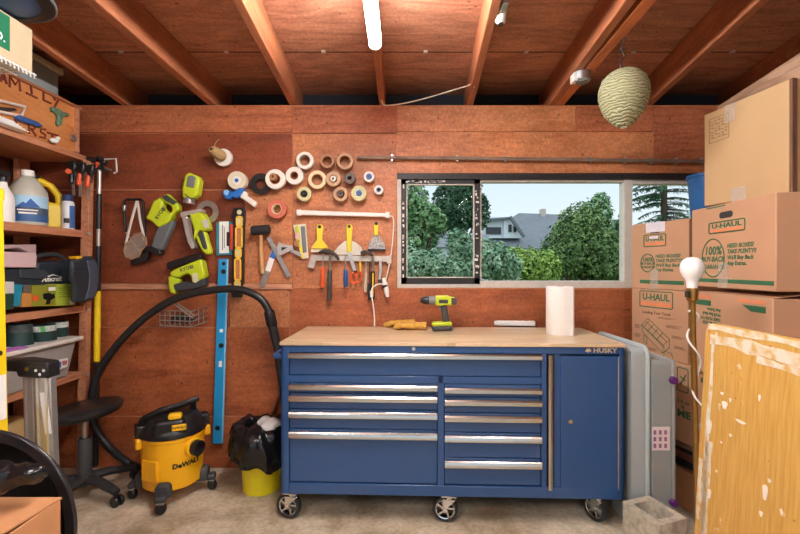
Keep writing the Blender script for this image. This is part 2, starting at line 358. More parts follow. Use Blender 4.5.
# window
FRW = plain('painted_window_frame', (206, 200, 188), .5, var=.06, scale=30)
BLKF = plain('black_painted_sash', (36, 34, 34), .5, var=.3, scale=40)
GLASS, _nt2, _p2 = base_mat('window_glass')
def _glass():
    nt = _nt2; o = nt.nodes['Material Output']; t = nn(nt, 'ShaderNodeBsdfTransparent'); g = nn(nt, 'ShaderNodeBsdfGlossy'); g.inputs['Roughness'].default_value = .02
    t.inputs[0].default_value = (.96, .98, .97, 1)
    m = nn(nt, 'ShaderNodeMixShader'); m.inputs[0].default_value = .0015; nt.links.new(t.outputs[0], m.inputs[1]); nt.links.new(g.outputs[0], m.inputs[2]); nt.links.new(m.outputs[0], o.inputs[0])
_glass()
win = bpy.data.objects.new('window_1', None); COL.objects.link(win); win.location = (1.0, YW, wz0); win['kind'] = 'structure'
YF = YW + .05
def wq(b, x0, y0, x1, y1, ya, yb, Y=None):
    Y = Y or ya; p = W(x0, y0, Y); q = W(x1, y1, Y)
    return b.bx(p.x, q.x, ya, yb, q.z, p.z)
b = B(); wq(b, 396, 172, 712, 179, YW + .002, YW + .09); b.build('head_frame', BLKF, win)
b = B(); wq(b, 397.2, 179, 401.2, 288, YW + .01, YW + .09); wq(b, 480, 179.2, 631, 182, YW + .03, YW + .09); wq(b, 480, 281, 712, 288, YW + .012, YW + .09)
wq(b, 401, 284.5, 480, 288, YW + .012, YW + .09); wq(b, 478.5, 179.2, 481.5, 286, YW + .04, YW + .09)
b.build('outer_frame', FRW, win, bevel=.002)
b = B(); wq(b, 624.5, 179, 632.5, 287, YW + .02, YW + .09); wq(b, 632, 179, 706, 184, YW + .03, YW + .09); b.build('mullion', FRW, win, bevel=.002)
b = B(); wq(b, 401, 177.5, 407, 284, YF - .03, YF); wq(b, 474, 177.5, 480, 284, YF - .03, YF); wq(b, 401, 177.5, 480, 184.5, YF - .03, YF); wq(b, 401, 277.5, 480, 284, YF - .03, YF)
sash = b.build('sash_frame', BLKF, win, bevel=.003)
SCR = plain('white_tape_scraps', (222, 220, 214), .7)
b = B(); rr = random.Random(3)
for k in range(26): 
    x = 404 + rr.random() * 40; wq(b, x, 180 + rr.random(), x + 1 + 2.5 * rr.random(), 181.5 + rr.random() * 1.4, YF - .0312, YF - .03)
for k in range(22):
    y = 184 + rr.random() * 96; wq(b, 402 + rr.random(), y, 403.4 + rr.random(), y + 1 + 3 * rr.random(), YF - .0312, YF - .03)
for k in range(30):
    y = 186 + rr.random() * 88; wq(b, 474.6 + rr.random() * 4, y, 475.4 + rr.random() * 4, y + .6 + 2 * rr.random(), YF - .0312, YF - .03)
b.build('tape_scraps', SCR, sash)
b = B(); wq(b, 406.5, 184, 407.4, 278, YF - .032, YF - .005); wq(b, 473.6, 184, 474.5, 278, YF - .032, YF - .005); wq(b, 406.5, 184, 474.5, 184.9, YF - .032, YF - .005); wq(b, 406.5, 277, 474.5, 277.9, YF - .032, YF - .005)
b.build('glazing_bead', FRW, sash)
for q in ((406, 184, 475, 279), (481, 181, 626, 283), (632, 182, 707, 283)):
    b = B(); wq(b, *q, YF + .004, YF + .008); b.build('pane', GLASS, win)

# ================================================================ LAMP IN VIEW, TWO ADDED FILL LAMPS
TUBE_M = glow('lit_tube_diffuser', (250, 250, 252), TUBE_STRENGTH)
def tube_lamp(y0, y1, label, x=-.116, z=2.438):
    t = thing('strip_light', label, 'ceiling light', (x, (y0 + y1) / 2, z), 'strip lights under the rafters')
    b = B(); b.bx(x - .014, x + .014, y0, y1, z - .012, z); b.build('housing', WHITE, t, bevel=.003)
    b = B(); b.tube([(x, y0 + .012, z - .039), (x, y1 - .012, z - .039)], .028, 20); b.build('diffuser', TUBE_M, t)
    for yy in (y0, y1 - .014):
        b = B(); b.prism(arc(0, 0, .0305, 0, 342, 18), yy, yy + .014, frame((x, 0, z - .039), (1, 0, 0), (0, 0, 1), (0, 1, 0))); b.build('end_cap', WHITE, t)
tube_lamp(.76, 1.98, 'lit white strip light under the rafter in front of the back wall')
tube_lamp(-1.5, -.28, 'added fill strip light, unseen behind the viewer on the shelf side', x=-1.27)  # unseen lamp, added to brighten the room from behind
tube_lamp(-1.5, -.28, 'added fill strip light, unseen behind the viewer on the carton side', x=1.03)  # second added lamp, also out of view, for fill light

# ================================================================ OUTDOORS
GRASS = plain('lawn', (70, 96, 48), .9, var=.3, scale=3)
struct(B().bx(-40, 60, 3.2, 90, -.5, -.3), 'ground', GRASS)
struct(B().bx(-30, 30, -30, -3.3, -.2, -.02), 'path_driveway', plain('driveway_concrete', (178, 172, 162), .85, var=.1, scale=4))
def leafmat(name, c0, c1, c2):
    m, nt, p = base_mat(name); L = nt.links.new
    t = nn(nt, 'ShaderNodeTexCoord'); n = nn(nt, 'ShaderNodeTexNoise'); n.inputs['Scale'].default_value = 5; n.inputs['Detail'].default_value = 6; L(t.outputs['Object'], n.inputs[0])
    r = nn(nt, 'ShaderNodeValToRGB'); L(n.outputs['Fac'], r.inputs[0]); e = r.color_ramp.elements
    e[0].position = .32; e[0].color = lin(*c0); e[1].position = .68; e[1].color = lin(*c2); k = e.new(.5); k.color = lin(*c1)
    L(r.outputs[0], p.inputs['Base Color']); p.inputs['Roughness'].default_value = .6; p.inputs['Specular IOR Level'].default_value = .25
    return m
LG = leafmat('leaf_mid_green', (62, 104, 62), (108, 146, 94), (158, 186, 138))
LS = leafmat('leaf_silver_green', (74, 114, 84), (124, 158, 124), (172, 198, 164))
LD = leafmat('leaf_dark_green', (26, 52, 36), (56, 90, 62), (90, 124, 88))
LY = leafmat('leaf_yellow_green', (82, 116, 44), (140, 170, 76), (184, 206, 118))
LB = leafmat('leaf_olive_green', (46, 74, 34), (92, 120, 64), (142, 164, 104))
BARK = wood('bark', (50, 38, 30), (92, 74, 58), (4, 4, .6), 4, 3, .9)
def leaves(b, c, r, n, ls, rng, shell=.72, lump=.25):
    for i in range(n):
        while True:
            d = Vector((rng.uniform(-1, 1), rng.uniform(-1, 1), rng.uniform(-1, 1)))
            if .05 < d.length < 1: break
        d.normalize(); k = rng.uniform(shell, 1.0) * (1 + lump * noise.noise(d * 2.6 + Vector(c)))
        p = Vector((c[0] + d.x * r[0] * k, c[1] + d.y * r[1] * k, c[2] + d.z * r[2] * k))
        nrm = (d + Vector((rng.uniform(-1, 1), rng.uniform(-1, 1), rng.uniform(-.3, 1)))).normalized()
        u = nrm.orthogonal().normalized(); u.rotate(Matrix.Rotation(rng.uniform(0, 6.28), 3, nrm)); v = nrm.cross(u); s_ = ls * rng.uniform(.6, 1.3)
        b.add([p - u * s_, p - v * s_ * .5, p + u * s_, p + v * s_ * .5], [(0, 1, 2, 3)])
def tree(name, label, cat, clumps, ls, mat, trunk=None, group=None, seed=1):
    rng = random.Random(seed); c0 = clumps[0][0]; base = trunk or (c0[0], c0[1])
    t = thing(name, label, cat, (base[0], base[1], -.3), group)
    b = B()
    for c, r, n in clumps: leaves(b, c, r, int(n * 2.6), ls * .66, rng)
    b.build('foliage', mat, t, recalc=False, angle=180)
    b = B(); top = max(c[2] for c, r, n in clumps)
    b.tube([(base[0], base[1], -.3), (base[0] + .05, base[1], top * .5), (base[0], base[1] + .05, top)], [.1, .08, .04], 8)
    for c, r, n in clumps[:6]: b.tube([(base[0], base[1], c[2] * .4), (c[0], c[1], c[2])], [.04, .015], 6)
    b.build('trunk', BARK, t)
def cl(px, py, Y, rpx, rpy, n, dy=.8):
    p = W(px, py, Y); k = Y / F; return ((p.x, p.y, p.z), (rpx * k, rpx * k * dy, rpy * k), n)
GT = 'trees and shrubs beyond the window'
tree('leafy_tree', 'light green bushy tree close behind the black framed sash', 'tree',
     [cl(415, 200, 8, 14, 18, 260), cl(424, 216, 8, 18, 14, 320), cl(435, 222, 8, 13, 10, 200), cl(412, 236, 8, 16, 20, 300), cl(405, 215, 8, 14, 24, 260), cl(428, 240, 8.2, 12, 10, 100)], .075, LG, None, GT, 1)
tree('evergreen_tree', 'tall dark evergreen tree rising beyond the black framed sash', 'tree',
     [cl(458, 205, 17, 26, 30, 1500), cl(462, 178, 17, 20, 26, 900), cl(445, 218, 17, 18, 18, 500), cl(478, 212, 17, 12, 20, 400), cl(460, 150, 17, 14, 26, 400)], .13, LD, None, GT, 2)
tree('bushy_tree', 'grey green bushy tree at the edge between sash and clear pane', 'tree',
     [cl(462, 250, 9, 15, 18, 420), cl(456, 240, 9, 10, 12, 200), cl(474, 262, 9, 16, 16, 320)], .07, LS, None, GT, 3)
tree('garden_shrub', 'pale green shrub low in the bottom of the sash', 'shrub',
     [cl(425, 268, 6.5, 28, 20, 620), cl(450, 272, 6.5, 20, 14, 360), cl(405, 258, 6.5, 14, 22, 300)], .055, LS, None, GT, 4)
tree('garden_shrub', 'silvery green shrub below the dormered house', 'shrub',
     [cl(495, 262, 7, 20, 20, 520), cl(485, 250, 7, 10, 12, 200), cl(508, 268, 7, 15, 15, 300)], .06, LS, None, GT, 5)
tree('garden_hedge', 'yellow green clipped hedge between the silvery shrub and round tree', 'hedge',
     [cl(528, 266, 10, 20, 18, 620), cl(515, 262, 10, 15, 16, 400), cl(545, 268, 10, 16, 18, 420)], .07, LY, None, GT, 6)
tree('round_tree', 'large rounded olive green tree in the middle of the clear pane', 'tree',
     [cl(582, 246, 11, 36, 36, 2000), cl(566, 256, 11, 28, 26, 900), cl(604, 258, 11, 24, 26, 900), cl(580, 222, 11, 22, 20, 500), cl(552, 262, 10.6, 16, 18, 400), cl(610, 270, 10.6, 20, 14, 400)], .075, LB, None, GT, 7)
tree('leafy_tree', 'taller mid green tree rising behind the rounded olive tree', 'tree',
     [cl(596, 214, 15, 16, 18, 500), cl(584, 222, 15, 14, 14, 300), cl(603, 232, 15, 14, 20, 400), cl(601, 202, 15, 9, 10, 160), cl(560, 232, 15, 10, 10, 120)], .1, LG, None, GT, 8)
tree('evergreen_tree', 'dark evergreen beside the window mullion behind the olive tree', 'tree',
     [cl(620, 250, 14, 14, 24, 500), cl(622, 226, 14, 7, 12, 120), cl(640, 262, 14, 22, 16, 400)], .1, LD, None, GT, 9)
tree('garden_hedge', 'dark low hedge along the garden edge far behind the shrubs', 'hedge',
     [cl(400 + 32 * k, 268, 19, 26, 12, 320) for k in range(-9, 12)], .12, LB, (7, 19), GT, 10)
# conifer seen through the narrow pane
rng = random.Random(12); cx_, cy_ = W(664, 210, 17).x, 17.0
t = thing('conifer_tree', 'tall conifer with drooping bare branches behind the narrow pane', 'tree', (cx_, cy_, -.3), GT)
b = B(); b.tube([(cx_, cy_, -.3), (cx_, cy_, 4), (cx_ + .05, cy_, 7.5)], [.16, .12, .03], 8)
br = B(); nd = B()
for k in range(150):
    z = 1.2 + k * .037; a = rng.uniform(0, 6.28); L_ = (1.7 if z < 5 else 1.0) * rng.uniform(.6, 1.1)
    d = Vector((cos(a), sin(a) * .6, 0)); pts = [Vector((cx_, cy_, z)) + d * L_ * q + Vector((0, 0, .22 * q - .45 * q * q)) for q in (0, .35, .7, 1)]
    b.tube(pts, [.026, .02, .012, .006], 5)
    for m_ in range(70):
        q = rng.uniform(.12, 1); p = Vector((cx_, cy_, z)) + d * L_ * q + Vector((0, 0, .22 * q - .45 * q * q)); s_ = rng.uniform(.08, .24)
        o = Vector((rng.uniform(-1, 1), rng.uniform(-1, 1), -rng.uniform(.2, 1.1))) * s_; sd = Vector((-d.y, d.x, 0)) * .03 + Vector((.025, 0, .01))
        nd.add([p - sd, p + o, p + sd], [(0, 1, 2)])
b.build('trunk', BARK, t); nd.build('foliage', LD, t, recalc=False, angle=180)
# the house over the hedge
ROOF = plain('grey_shingle_roof', (112, 116, 122), .85, var=.1, scale=2)
SIDING = plain('white_siding', (214, 220, 226), .7, var=.03)
DKGL = plain('dark_window_glass', (44, 48, 54), .15)
Yh = 27.0
def hp(px, py, Y=Yh): return W(px, py, Y)
h = thing('house', 'grey roofed house with white dormer beyond the garden hedge', 'house', (hp(560, 267).x, Yh + 2, -.3), 'houses beyond the window')
b = B(); a, c = hp(478, 250), hp(640, 290); b.bx(a.x, c.x, Yh + .3, Yh + 7, -.3, hp(0, 247.5).z); b.build('house_wall', SIDING, h)
el, er = hp(470, 248.5).x, hp(648, 248).x; ez = hp(0, 248).z; Rz = CZ + (267 - 213) * (Yh + 3.6) / F
rl, rr_ = (519 - 400) * (Yh + 3.6) / F, (596 - 400) * (Yh + 3.6) / F
b = B(); b.add([(el, Yh, ez), (er, Yh, ez), (er, Yh + 7.4, ez), (el, Yh + 7.4, ez), (rl, Yh + 3.6, Rz), (rr_, Yh + 3.6, Rz - .2), (el, Yh, ez - .15), (er, Yh, ez - .15), (er, Yh + 7.4, ez - .15), (el, Yh + 7.4, ez - .15)],
               [(0, 1, 5, 4), (1, 2, 5), (2, 3, 4, 5), (3, 0, 4), (0, 6, 7, 1), (1, 7, 8, 2), (2, 8, 9, 3), (3, 9, 6, 0), (6, 9, 8, 7)])
b.build('roof', ROOF, h)
b = B(); p, q = hp(481, 217, Yh + .6), hp(506, 238, Yh + .6); b.bx(p.x, q.x, Yh + .6, Yh + 4, q.z, p.z)
g = [(504, 238), (522, 238), (522, 236), (511, 218), (504, 218)]
b.prism([(hp(x, y, Yh + .4).x, hp(x, y, Yh + .4).z) for x, y in g], 0, 3.5, frame((0, Yh + .4, 0), (1, 0, 0), (0, 0, 1), (0, 1, 0)))
dm = b.build('dormer', SIDING, h)
b = B(); p, q = hp(486, 227.2, Yh + .55), hp(501, 234.2, Yh + .55); b.bx(p.x, q.x, Yh + .52, Yh + .62, q.z, p.z); b.build('dormer_window', DKGL, dm)
for x in (508.5, 513.5):
    b = B(); p, q = hp(x, 224.5 + (x - 508) * .3, Yh + .35), hp(x + 3, 232, Yh + .35); b.bx(p.x, q.x, Yh + .32, Yh + .45, q.z, p.z); b.build('dormer_window', DKGL, dm)
b = B()
p, q = hp(477.5, 219.5, Yh + .2), hp(512, 216.6, Yh + .2)
b.add([(p.x, Yh + .2, p.z - .12), (q.x, Yh + .2, q.z - .12), (q.x, Yh + 4.5, q.z + .1), (p.x, Yh + 4.5, p.z + .1), (p.x, Yh + .2, p.z), (q.x, Yh + .2, q.z), (q.x, Yh + 4.5, q.z + .25), (p.x, Yh + 4.5, p.z + .25)], [(0, 3, 2, 1), (4, 5, 6, 7), (0, 1, 5, 4), (1, 2, 6, 5), (2, 3, 7, 6), (3, 0, 4, 7)])
p, q = hp(510, 216.6, Yh + .1), hp(524, 237, Yh + .1); b.bar((p.x, Yh + .1, p.z), (q.x, Yh + .1, q.z), .25, .16)
b.build('dormer_roof', ROOF, dm)
b = B(); p, q = hp(541, 209, Yh + 3.4), hp(545.5, 222, Yh + 3.4); b.bx(p.x, q.x, Yh + 3.3, Yh + 3.8, q.z, p.z); b.build('chimney', plain('pale_brick', (190, 176, 168), .8), h)
h = thing('house', 'low grey roofed house half hidden behind the black framed sash', 'house', (hp(440, 267, 22).x, 24, -.3), 'houses beyond the window')
b = B(); p, q = W(422, 246, 22), W(492, 280, 22); b.bx(p.x, q.x, 22.2, 26, -.3, p.z); b.build('house_wall', SIDING, h)
p, q = W(418, 247, 22), W(496, 247, 22); z1 = CZ + (267 - 234) * 24 / F
b = B(); b.add([(p.x, 22, p.z), (q.x, 22, q.z), (q.x, 26.4, q.z), (p.x, 26.4, p.z), (p.x, 24.2, z1), (q.x, 24.2, z1)], [(0, 1, 5, 4), (2, 3, 4, 5), (0, 4, 3), (1, 2, 5), (0, 3, 2, 1)]); b.build('roof', ROOF, h)
# ================================================================ TOOL CHEST
P0 = Vector((-.629, 2.22, 0)); P1 = Vector((1.152, 2.16, 0)); CW = (P1 - P0).length
cu_ = (P1 - P0).normalized(); cv_ = Vector((-cu_.y, cu_.x, 0)); CD = .57
CM = frame(P0, cu_, cv_, (0, 0, 1))
def cpx(px, py):
    """pixel on the chest's front -> local (u, z)"""
    k = (px - 400) / F
    u = (k * P0.y - P0.x) / (cu_.x - k * cu_.y); Y = P0.y + u * cu_.y
    return u, CZ - (py - 267) * Y / F
def cu(px): return cpx(px, 300)[0]
def cz(py, px=430): return cpx(px, py)[1]
TOPZ, BOTZ = .955, .152
def CB(): return B(CM)
chest = thing('rolling_tool_chest', 'long blue rolling tool chest with wood worktop under the window', 'tool chest', CM @ Vector((CW / 2, CD / 2, 0)))
b = CB()   # carcass: back box plus front face frame standing around the drawers
b.bx(.01, CW - .01, .03, CD, BOTZ, TOPZ - .018)
uL, uR = cu(289), cu(541.5); uM0, uM1 = cu(437.5), cu(444.2); uD0, uD1 = cu(561), cu(617.8)
zt, zb = cz(353.2), cz(484.8)
b.bx(0, uL, 0, .04, BOTZ, TOPZ - .018); b.bx(cu(619.5), CW, 0, .04, BOTZ, TOPZ - .018)
b.bx(uL, cu(619.5), 0, .04, zt, TOPZ - .018); b.bx(uL, cu(619.5), 0, .04, BOTZ, cz(485.5))
b.bx(uR, cu(546.8), 0, .04, cz(485.5), zt); b.bx(uL, uR, 0, .04, cz(383.6), cz(376.6)); b.bx(uM0, uM1, 0, .04, cz(485.5), cz(376.6))
b.bx(0, .018, 0, CD, BOTZ, TOPZ - .018); b.bx(CW - .018, CW, 0, CD, BOTZ, TOPZ - .018)
b.build('body', NAVY, chest, bevel=.003)
b = CB(); b.bx(-.006, CW + .006, -.008, CD + .01, TOPZ - .018, TOPZ); b.build('worktop', MAPLE, chest, bevel=.002)
SATIN = plain('satin_aluminium_pull', (196, 195, 190), .24, 1.0, var=.03)
def drawer(u0, u1, y0, y1, hy0, hy1):
    b = CB(); b.bx(u0 + .003, u1 - .003, .006, .036, cz(y1) + .003, cz(y0) - .002); d = b.build('drawer', NAVY, chest, bevel=.002)
    za, zc = cz(hy1), cz(hy0); b = CB(); hh = za - zc; za += .14 * (zc - za)
    prof = [(-.002, za), (-.010, za + .0), (-.024, za - .0), (-.026, zc - 0.0), (-.022, zc - .0), (-.02, za - .006), (.004, za - .004), (.004, zc + (za - zc))]
    z0_, z1_ = min(za, zc), max(za, zc)
    prof = [(.008, z1_), (-.014, z1_), (-.021, z1_ - .3 * (z1_ - z0_)), (-.022, z0_), (-.017, z0_), (-.014, z0_ + .5 * (z1_ - z0_)), (.008, z0_ + .6 * (z1_ - z0_))]
    b.prism([(y, z) for y, z in prof], u0 + .002, u1 - .002, Matrix(((0, 0, 1, 0), (1, 0, 0, 0), (0, 1, 0, 0), (0, 0, 0, 1))))
    b.build('handle', SATIN, d)
drawer(uL, uR, 353.2, 376.6, 353.6, 359.2)
for y0, y1, h0, h1 in ((383.6, 394.6, 385.4, 391), (394.6, 410.8, 396.4, 402.6), (410.8, 430.6, 412.4, 419.4), (430.6, 484.8, 432.4, 439.8)):
    drawer(uL, uM0, y0, y1, h0, h1)
for y0, y1, h0, h1 in ((383.6, 397, 387.2, 392.8), (397, 412.8, 399, 405), (412.8, 432.4, 414.6, 421.2), (432.4, 457.6, 434.4, 441.4), (457.6, 484.8, 459.4, 467)):
    drawer(uM1, uR, y0, y1, h0, h1)
b = CB(); b.bx(cu(554.8), cu(561), .012, .03, cz(485.5), zt); b.build('door_jamb', NAVY, chest)
b = CB(); b.bx(uD0, uD1, .002, .03, cz(487), cz(355.4)); door = b.build('door', NAVY, chest, bevel=.003)
b = CB(); b.cyl((uD1 + .004, .002, cz(487)), (uD1 + .004, .002, cz(355.6)), .0035, n=8); b.build('hinge', STEEL, door)
b = CB(); ub, zb_ = cpx(570, 421); b.cyl((ub, .004, zb_), (ub, -.01, zb_), .013, .011, 16); b.build('lock', CHROME, door)
b = CB(); b.prism([(-.0, 0), (-.02, .002), (-.026, .012), (-.02, .024), (.0, .026)], cz(487.6), cz(354.2), frame((cu(547.8), .012, 0), (0, 1, 0), (1, 0, 0), (0, 0, 1))); b.build('handle', SATIN, door)
b = CB(); ub, zb_ = cpx(413.6, 348.6); b.cyl((ub, .002, zb_), (ub, -.006, zb_), .011, .010, 16); b.build('lock', CHROME, chest)
# push handle at the narrow end
b = CB(); zh = cz(357, 285); b.tube([(0, .02, zh), (-.035, .02, zh), (-.045, .05, zh), (-.045, CD - .06, zh), (-.035, CD - .03, zh), (0, CD - .03, zh)], .015, 10)
b.build('push_handle', NAVY, chest)
# name plate lettering and dog's head emblem
LETTER = plain('pale_gold_badge', (226, 206, 170), .35, .5)
FM = CM @ Matrix(((1, 0, 0, 0), (0, 0, -1, 0), (0, 1, 0, 0), (0, 0, 0, 1)))
b = B(FM); u1_, zz = cpx(605, 350.6); b.text('HUSKY', .033, Matrix.Translation((u1_, zz, .0012)), .001, bold=.03, sx=1.15)
ue = cpx(588.5, 350.6)[0]; s_ = .0052
b.prism([(ue + x * s_, zz + y * s_) for x, y in ((-3.4, -.6), (-2.2, .6), (-1.6, 2.4), (-.6, 1.4), (.6, 2.6), (1.2, 1.2), (3, .6), (1.8, -.2), (2.6, -1.4), (.6, -1), (-.6, -2.4), (-1.4, -1), (-3, -1.4))], .0004, .002)
b.build('badge', LETTER, chest)
# casters
def caster(u, v, yaw):
    C = CM @ Matrix.Translation((u, v, 0)) @ Matrix.Rotation(radians(yaw), 4, 'Z'); R = .067
    t = B(C); t.box((0, 0, BOTZ - .004), (.09, .08, .008)); t.cyl((0, 0, BOTZ - .03), (0, 0, BOTZ - .006), .024)
    for sx in (-1, 1):
        t.prism([(-.034, BOTZ - .028), (.034, BOTZ - .028), (.036, BOTZ - .05), (.034, R + .012), (.03, R - .012), (.016, R - .012), (.004, R + .02), (-.02, BOTZ - .045)], sx * .023 - .002, sx * .023 + .002, frame((0, 0, 0), (0, 1, 0), (0, 0, 1), (1, 0, 0)))
    t.box((0, -.0, BOTZ - .03), (.05, .06, .004))
    c = t.build('caster', CHROME, chest, bevel=.001)
    ax = frame((0, .022, R), (0, 1, 0), (0, 0, 1), (1, 0, 0))
    b = B(C); b.lathe([(R - .016, -.017), (R - .003, -.018), (R, -.011), (R, .011), (R - .003, .018), (R - .016, .017)], ax, 32, closed=True); wv = b.build('wheel', BLACKR, c)
    b = B(C); b.lathe([(R - .021, -.014), (R - .0155, -.016), (R - .0155, .016), (R - .021, .014)], ax, 32, closed=True); b.cyl((-.026, .022, R), (.026, .022, R), .011)
    for k in range(5):
        a = 2 * pi * k / 5; a2 = a + .55
        b.bar((0, .022 + .009 * cos(a), R + .009 * sin(a)), (0, .022 + (R - .019) * cos(a2), R + (R - .019) * sin(a2)), .026, .009, up=(0, -sin(a), cos(a)))
    b.build('wheel_hub', CHROME, c)
for u, yaw, v in ((.05, 78, .045), (cu(450), 84, .045), (CW - .10, 28, .06)): caster(u, v, yaw)
for u, yaw in ((.06, 60), (cu(450), 80), (CW - .09, 40)): caster(u, CD - .1, yaw)

# ---------------------------------------------------------------- things on the worktop
def tz(px, py): # point on the worktop plane
    Y = (CZ - TOPZ) * F / (py - 267); return Vector(((px - 400) * Y / F, Y, TOPZ))
# paper towel roll
c = tz(560, 335.6); c.y += .065
t = thing('paper_towel_roll', 'white paper towel roll standing on the worktop under the window', 'paper towels', c)
ctr = Vector((160 * c.y / F, c.y, TOPZ)); b = B(); R = .079
b.lathe([(.02, 0), (R - .002, 0), (R, .003), (R, .277), (R - .003, .28), (.021, .28)], Matrix.Translation(ctr), 40, closed=True); rl_ = b.build('paper_roll', PAPER, t)
b = B(); b.lathe([(.017, .0), (.02, .0), (.02, .281), (.017, .281)], Matrix.Translation(ctr), 24, closed=True); b.build('core', KRAFT, t)
b = B(); b.bar(ctr + Vector((.02, -R - .0006, 0.001)), ctr + Vector((.02, -R - .0006, .279)), .05, .0012, up=(0, 1, 0)); b.build('loose_sheet', PAPER, t)
# power strip
p = tz(494, 325.6); q = tz(536, 326.6); t = thing('power_strip', 'white power strip lying at the back of the worktop', 'power strip', (p + q) / 2)
b = B(); b.bar(p + Vector((0, .02, .018)), q + Vector((0, .02, .018)), .05, .034); b.build('body', WHITE, t, bevel=.006)
for k in range(4):
    o = p + (q - p) * (.25 + .18 * k) + Vector((0, .02, .0355)); b = B(); b.box(o, (.02, .02, .0014)); b.build('socket', GREYP, t)
b = B(); b.tube(smooth_path([p + Vector((0, .02, .016)), p + Vector((-.03, .02, .014)), p + Vector((-.06, .035, .006)), p + Vector((-.10, .06, .005))]), .005, 8); b.build('cord', WHITE, t)
# work glove
GLOVE = plain('tan_leather', (206, 158, 66), .75, var=.2, scale=40, bump=.3)
p = tz(400, 329.5); p.y += .03
def glove(t, o, ang, flip, zo, part):
    G = Matrix.Translation(o) @ Matrix.Rotation(radians(ang), 4, 'Z') @ Matrix.Diagonal((.86, .86, 1.15, 1)); b = B(G)
    b.ell((0, 0, .022 + zo), (.052, .042, .02)); b.tube([(.03, 0, .024 + zo), (.075, 0, .026 + zo), (.112, .002, .022 + zo)], [.034, .032, .042], 12, flat=.55)
    for k, (yy, ln) in enumerate(((-.033, .062), (-.011, .078), (.012, .076), (.033, .06))):
        b.tube([(-.02, yy * .9, .022 + zo), (-.055, yy * 1.1, .026 + zo), (-.05 - ln * .6, yy * 1.25, .018 + zo), (-.05 - ln, yy * 1.2, .012 + zo)], [.013, .0125, .012, .009], 8)
    b.tube([(.01, -.03 * flip, .022 + zo), (-.015, -.062 * flip, .02 + zo), (-.05, -.072 * flip, .014 + zo)], [.015, .013, .009], 8)
    return b.build(part, GLOVE, t, fuse=.0035)
g = thing('work_glove', 'tan leather work glove lying flat on the worktop', 'glove', p, 'pair of work gloves')
glove(g, p + Vector((.0, .085, 0)), 6, 1, 0, 'hand')
g = thing('work_glove', 'crumpled tan leather work glove nearer the cordless drill, cuff towards it', 'glove', p + Vector((.05, 0, 0)), 'pair of work gloves')
glove(g, p + Vector((.07, -.042, 0)), -9, -1, .0, 'hand')
# cordless drill standing on its battery
Yd = 2.6
def dpt(px, py): q = W(px, py, Yd); return (q.x, q.z)
DM = frame((0, Yd, 0), (1, 0, 0), (0, 0, 1), (0, -1, 0)); zoff = TOPZ - dpt(0, 329.4)[1]
DM = Matrix.Translation((0, 0, zoff)) @ DM
z6 = zm(370, 280, .125)
def dp(*pts): return [dpt(x, y) for x, y in z6(*pts)]
t = thing('cordless_drill', 'lime green cordless drill standing on its battery beside the gloves', 'drill', (dpt(440, 0)[0], Yd, TOPZ))
b = B(DM); b.prism(dp((520, 114), (630, 112), (640, 122), (684, 128), (690, 150), (682, 184), (640, 190), (600, 186), (560, 194), (522, 190)), -.033, .033); b.build('motor_housing', LIME, t, bevel=.012, seg=3)
b = B(DM); b.prism(dp((642, 126), (688, 130), (692, 150), (686, 182), (642, 186)), -.035, .035); b.build('end_bell', DARKG, t, bevel=.008)
b = B(DM); b.prism(dp((566, 190), (612, 188), (634, 310), (636, 324), (578, 324), (580, 300), (572, 250)), -.017, .017); gp = b.build('grip', DARKG, t, bevel=.008, seg=3)
b = B(DM); b.prism(dp((548, 196), (566, 192), (574, 232), (562, 236), (554, 222)), -.009, .009); b.build('trigger', GREYP, gp, bevel=.003)
b = B(DM); b.prism(dp((497, 326), (575, 322), (640, 318), (652, 330), (654, 352), (492, 354)), -.036, .036); b.build('battery_shoe', LIME, t, bevel=.008)
b = B(DM); b.prism(dp((493, 354), (656, 352), (658, 384), (496, 390)), -.036, .036); b.build('battery', DARKG, t, bevel=.006)
xa, za = dp((522, 152))[0]; xb, _ = dp((470, 152))[0]; xc, zc_ = dp((402, 150))[0]
AX = lambda x0, x1, r0, r1: B(DM).cyl((x0, za, 0), (x1, za, 0), r0, r1, 24)
AX(xa + .002, xb, .028, .025).build('torque_collar', GREYP, t); AX(xb, xc + .02, .027, .024).build('chuck', BLACK, t, bevel=.002); AX(xc + .02, xc, .022, .012).build('chuck_jaws', IRON, t)
b = B(DM); x_, y_ = dp((584, 158))[0]; b.text('RYOBI', .014, Matrix.Translation((x_, y_, .0336)), .0008, bold=.02); b.prism(rrect(x_ - .028, y_ - .011, x_ + .028, y_ + .011, .004), .0325, .0333); b.build('badge', DARKG, t)
# ================================================================ ON THE BACK WALL
def WT(name, label, cat, px, py, group=None):
    p = wall(px, py, 0.0); return thing(name, label, cat, (p.x, YW - .02, p.z), group)
D0 = .0245   # nothing on the wall starts closer to it than the thickest board
def nail(t, px, py, d=.03):
    p = wall(px, py, 0, 0); B().cyl((p.x, YW - .004, p.z), (p.x, YW - d, p.z), .0025, n=8).build('nail', IRON, t)
# conduit
t = WT('pipe_conduit', 'long thin grey pipe running along the wall above the window', 'pipe', 530, 161)
p, q = wall(357, 157.6, .035), wall(712, 161.6, .035)
B().tube([p, wall(450, 158.2, .034), wall(560, 159.4, .034), q], .0115, 10).build('pipe', plain('dull_grey_pipe', (150, 132, 118), .4, .5, var=.25, scale=9), t)
for x in (392, 457, 505, 590, 624, 650, 676, 700):
    y = 157.8 + (x - 357) * .0105
    b = B(); b.wr(x - .9, y - 3.2, x + .9, y + 3.2, .004, .036); b.build('pipe_strap', STEEL, t)
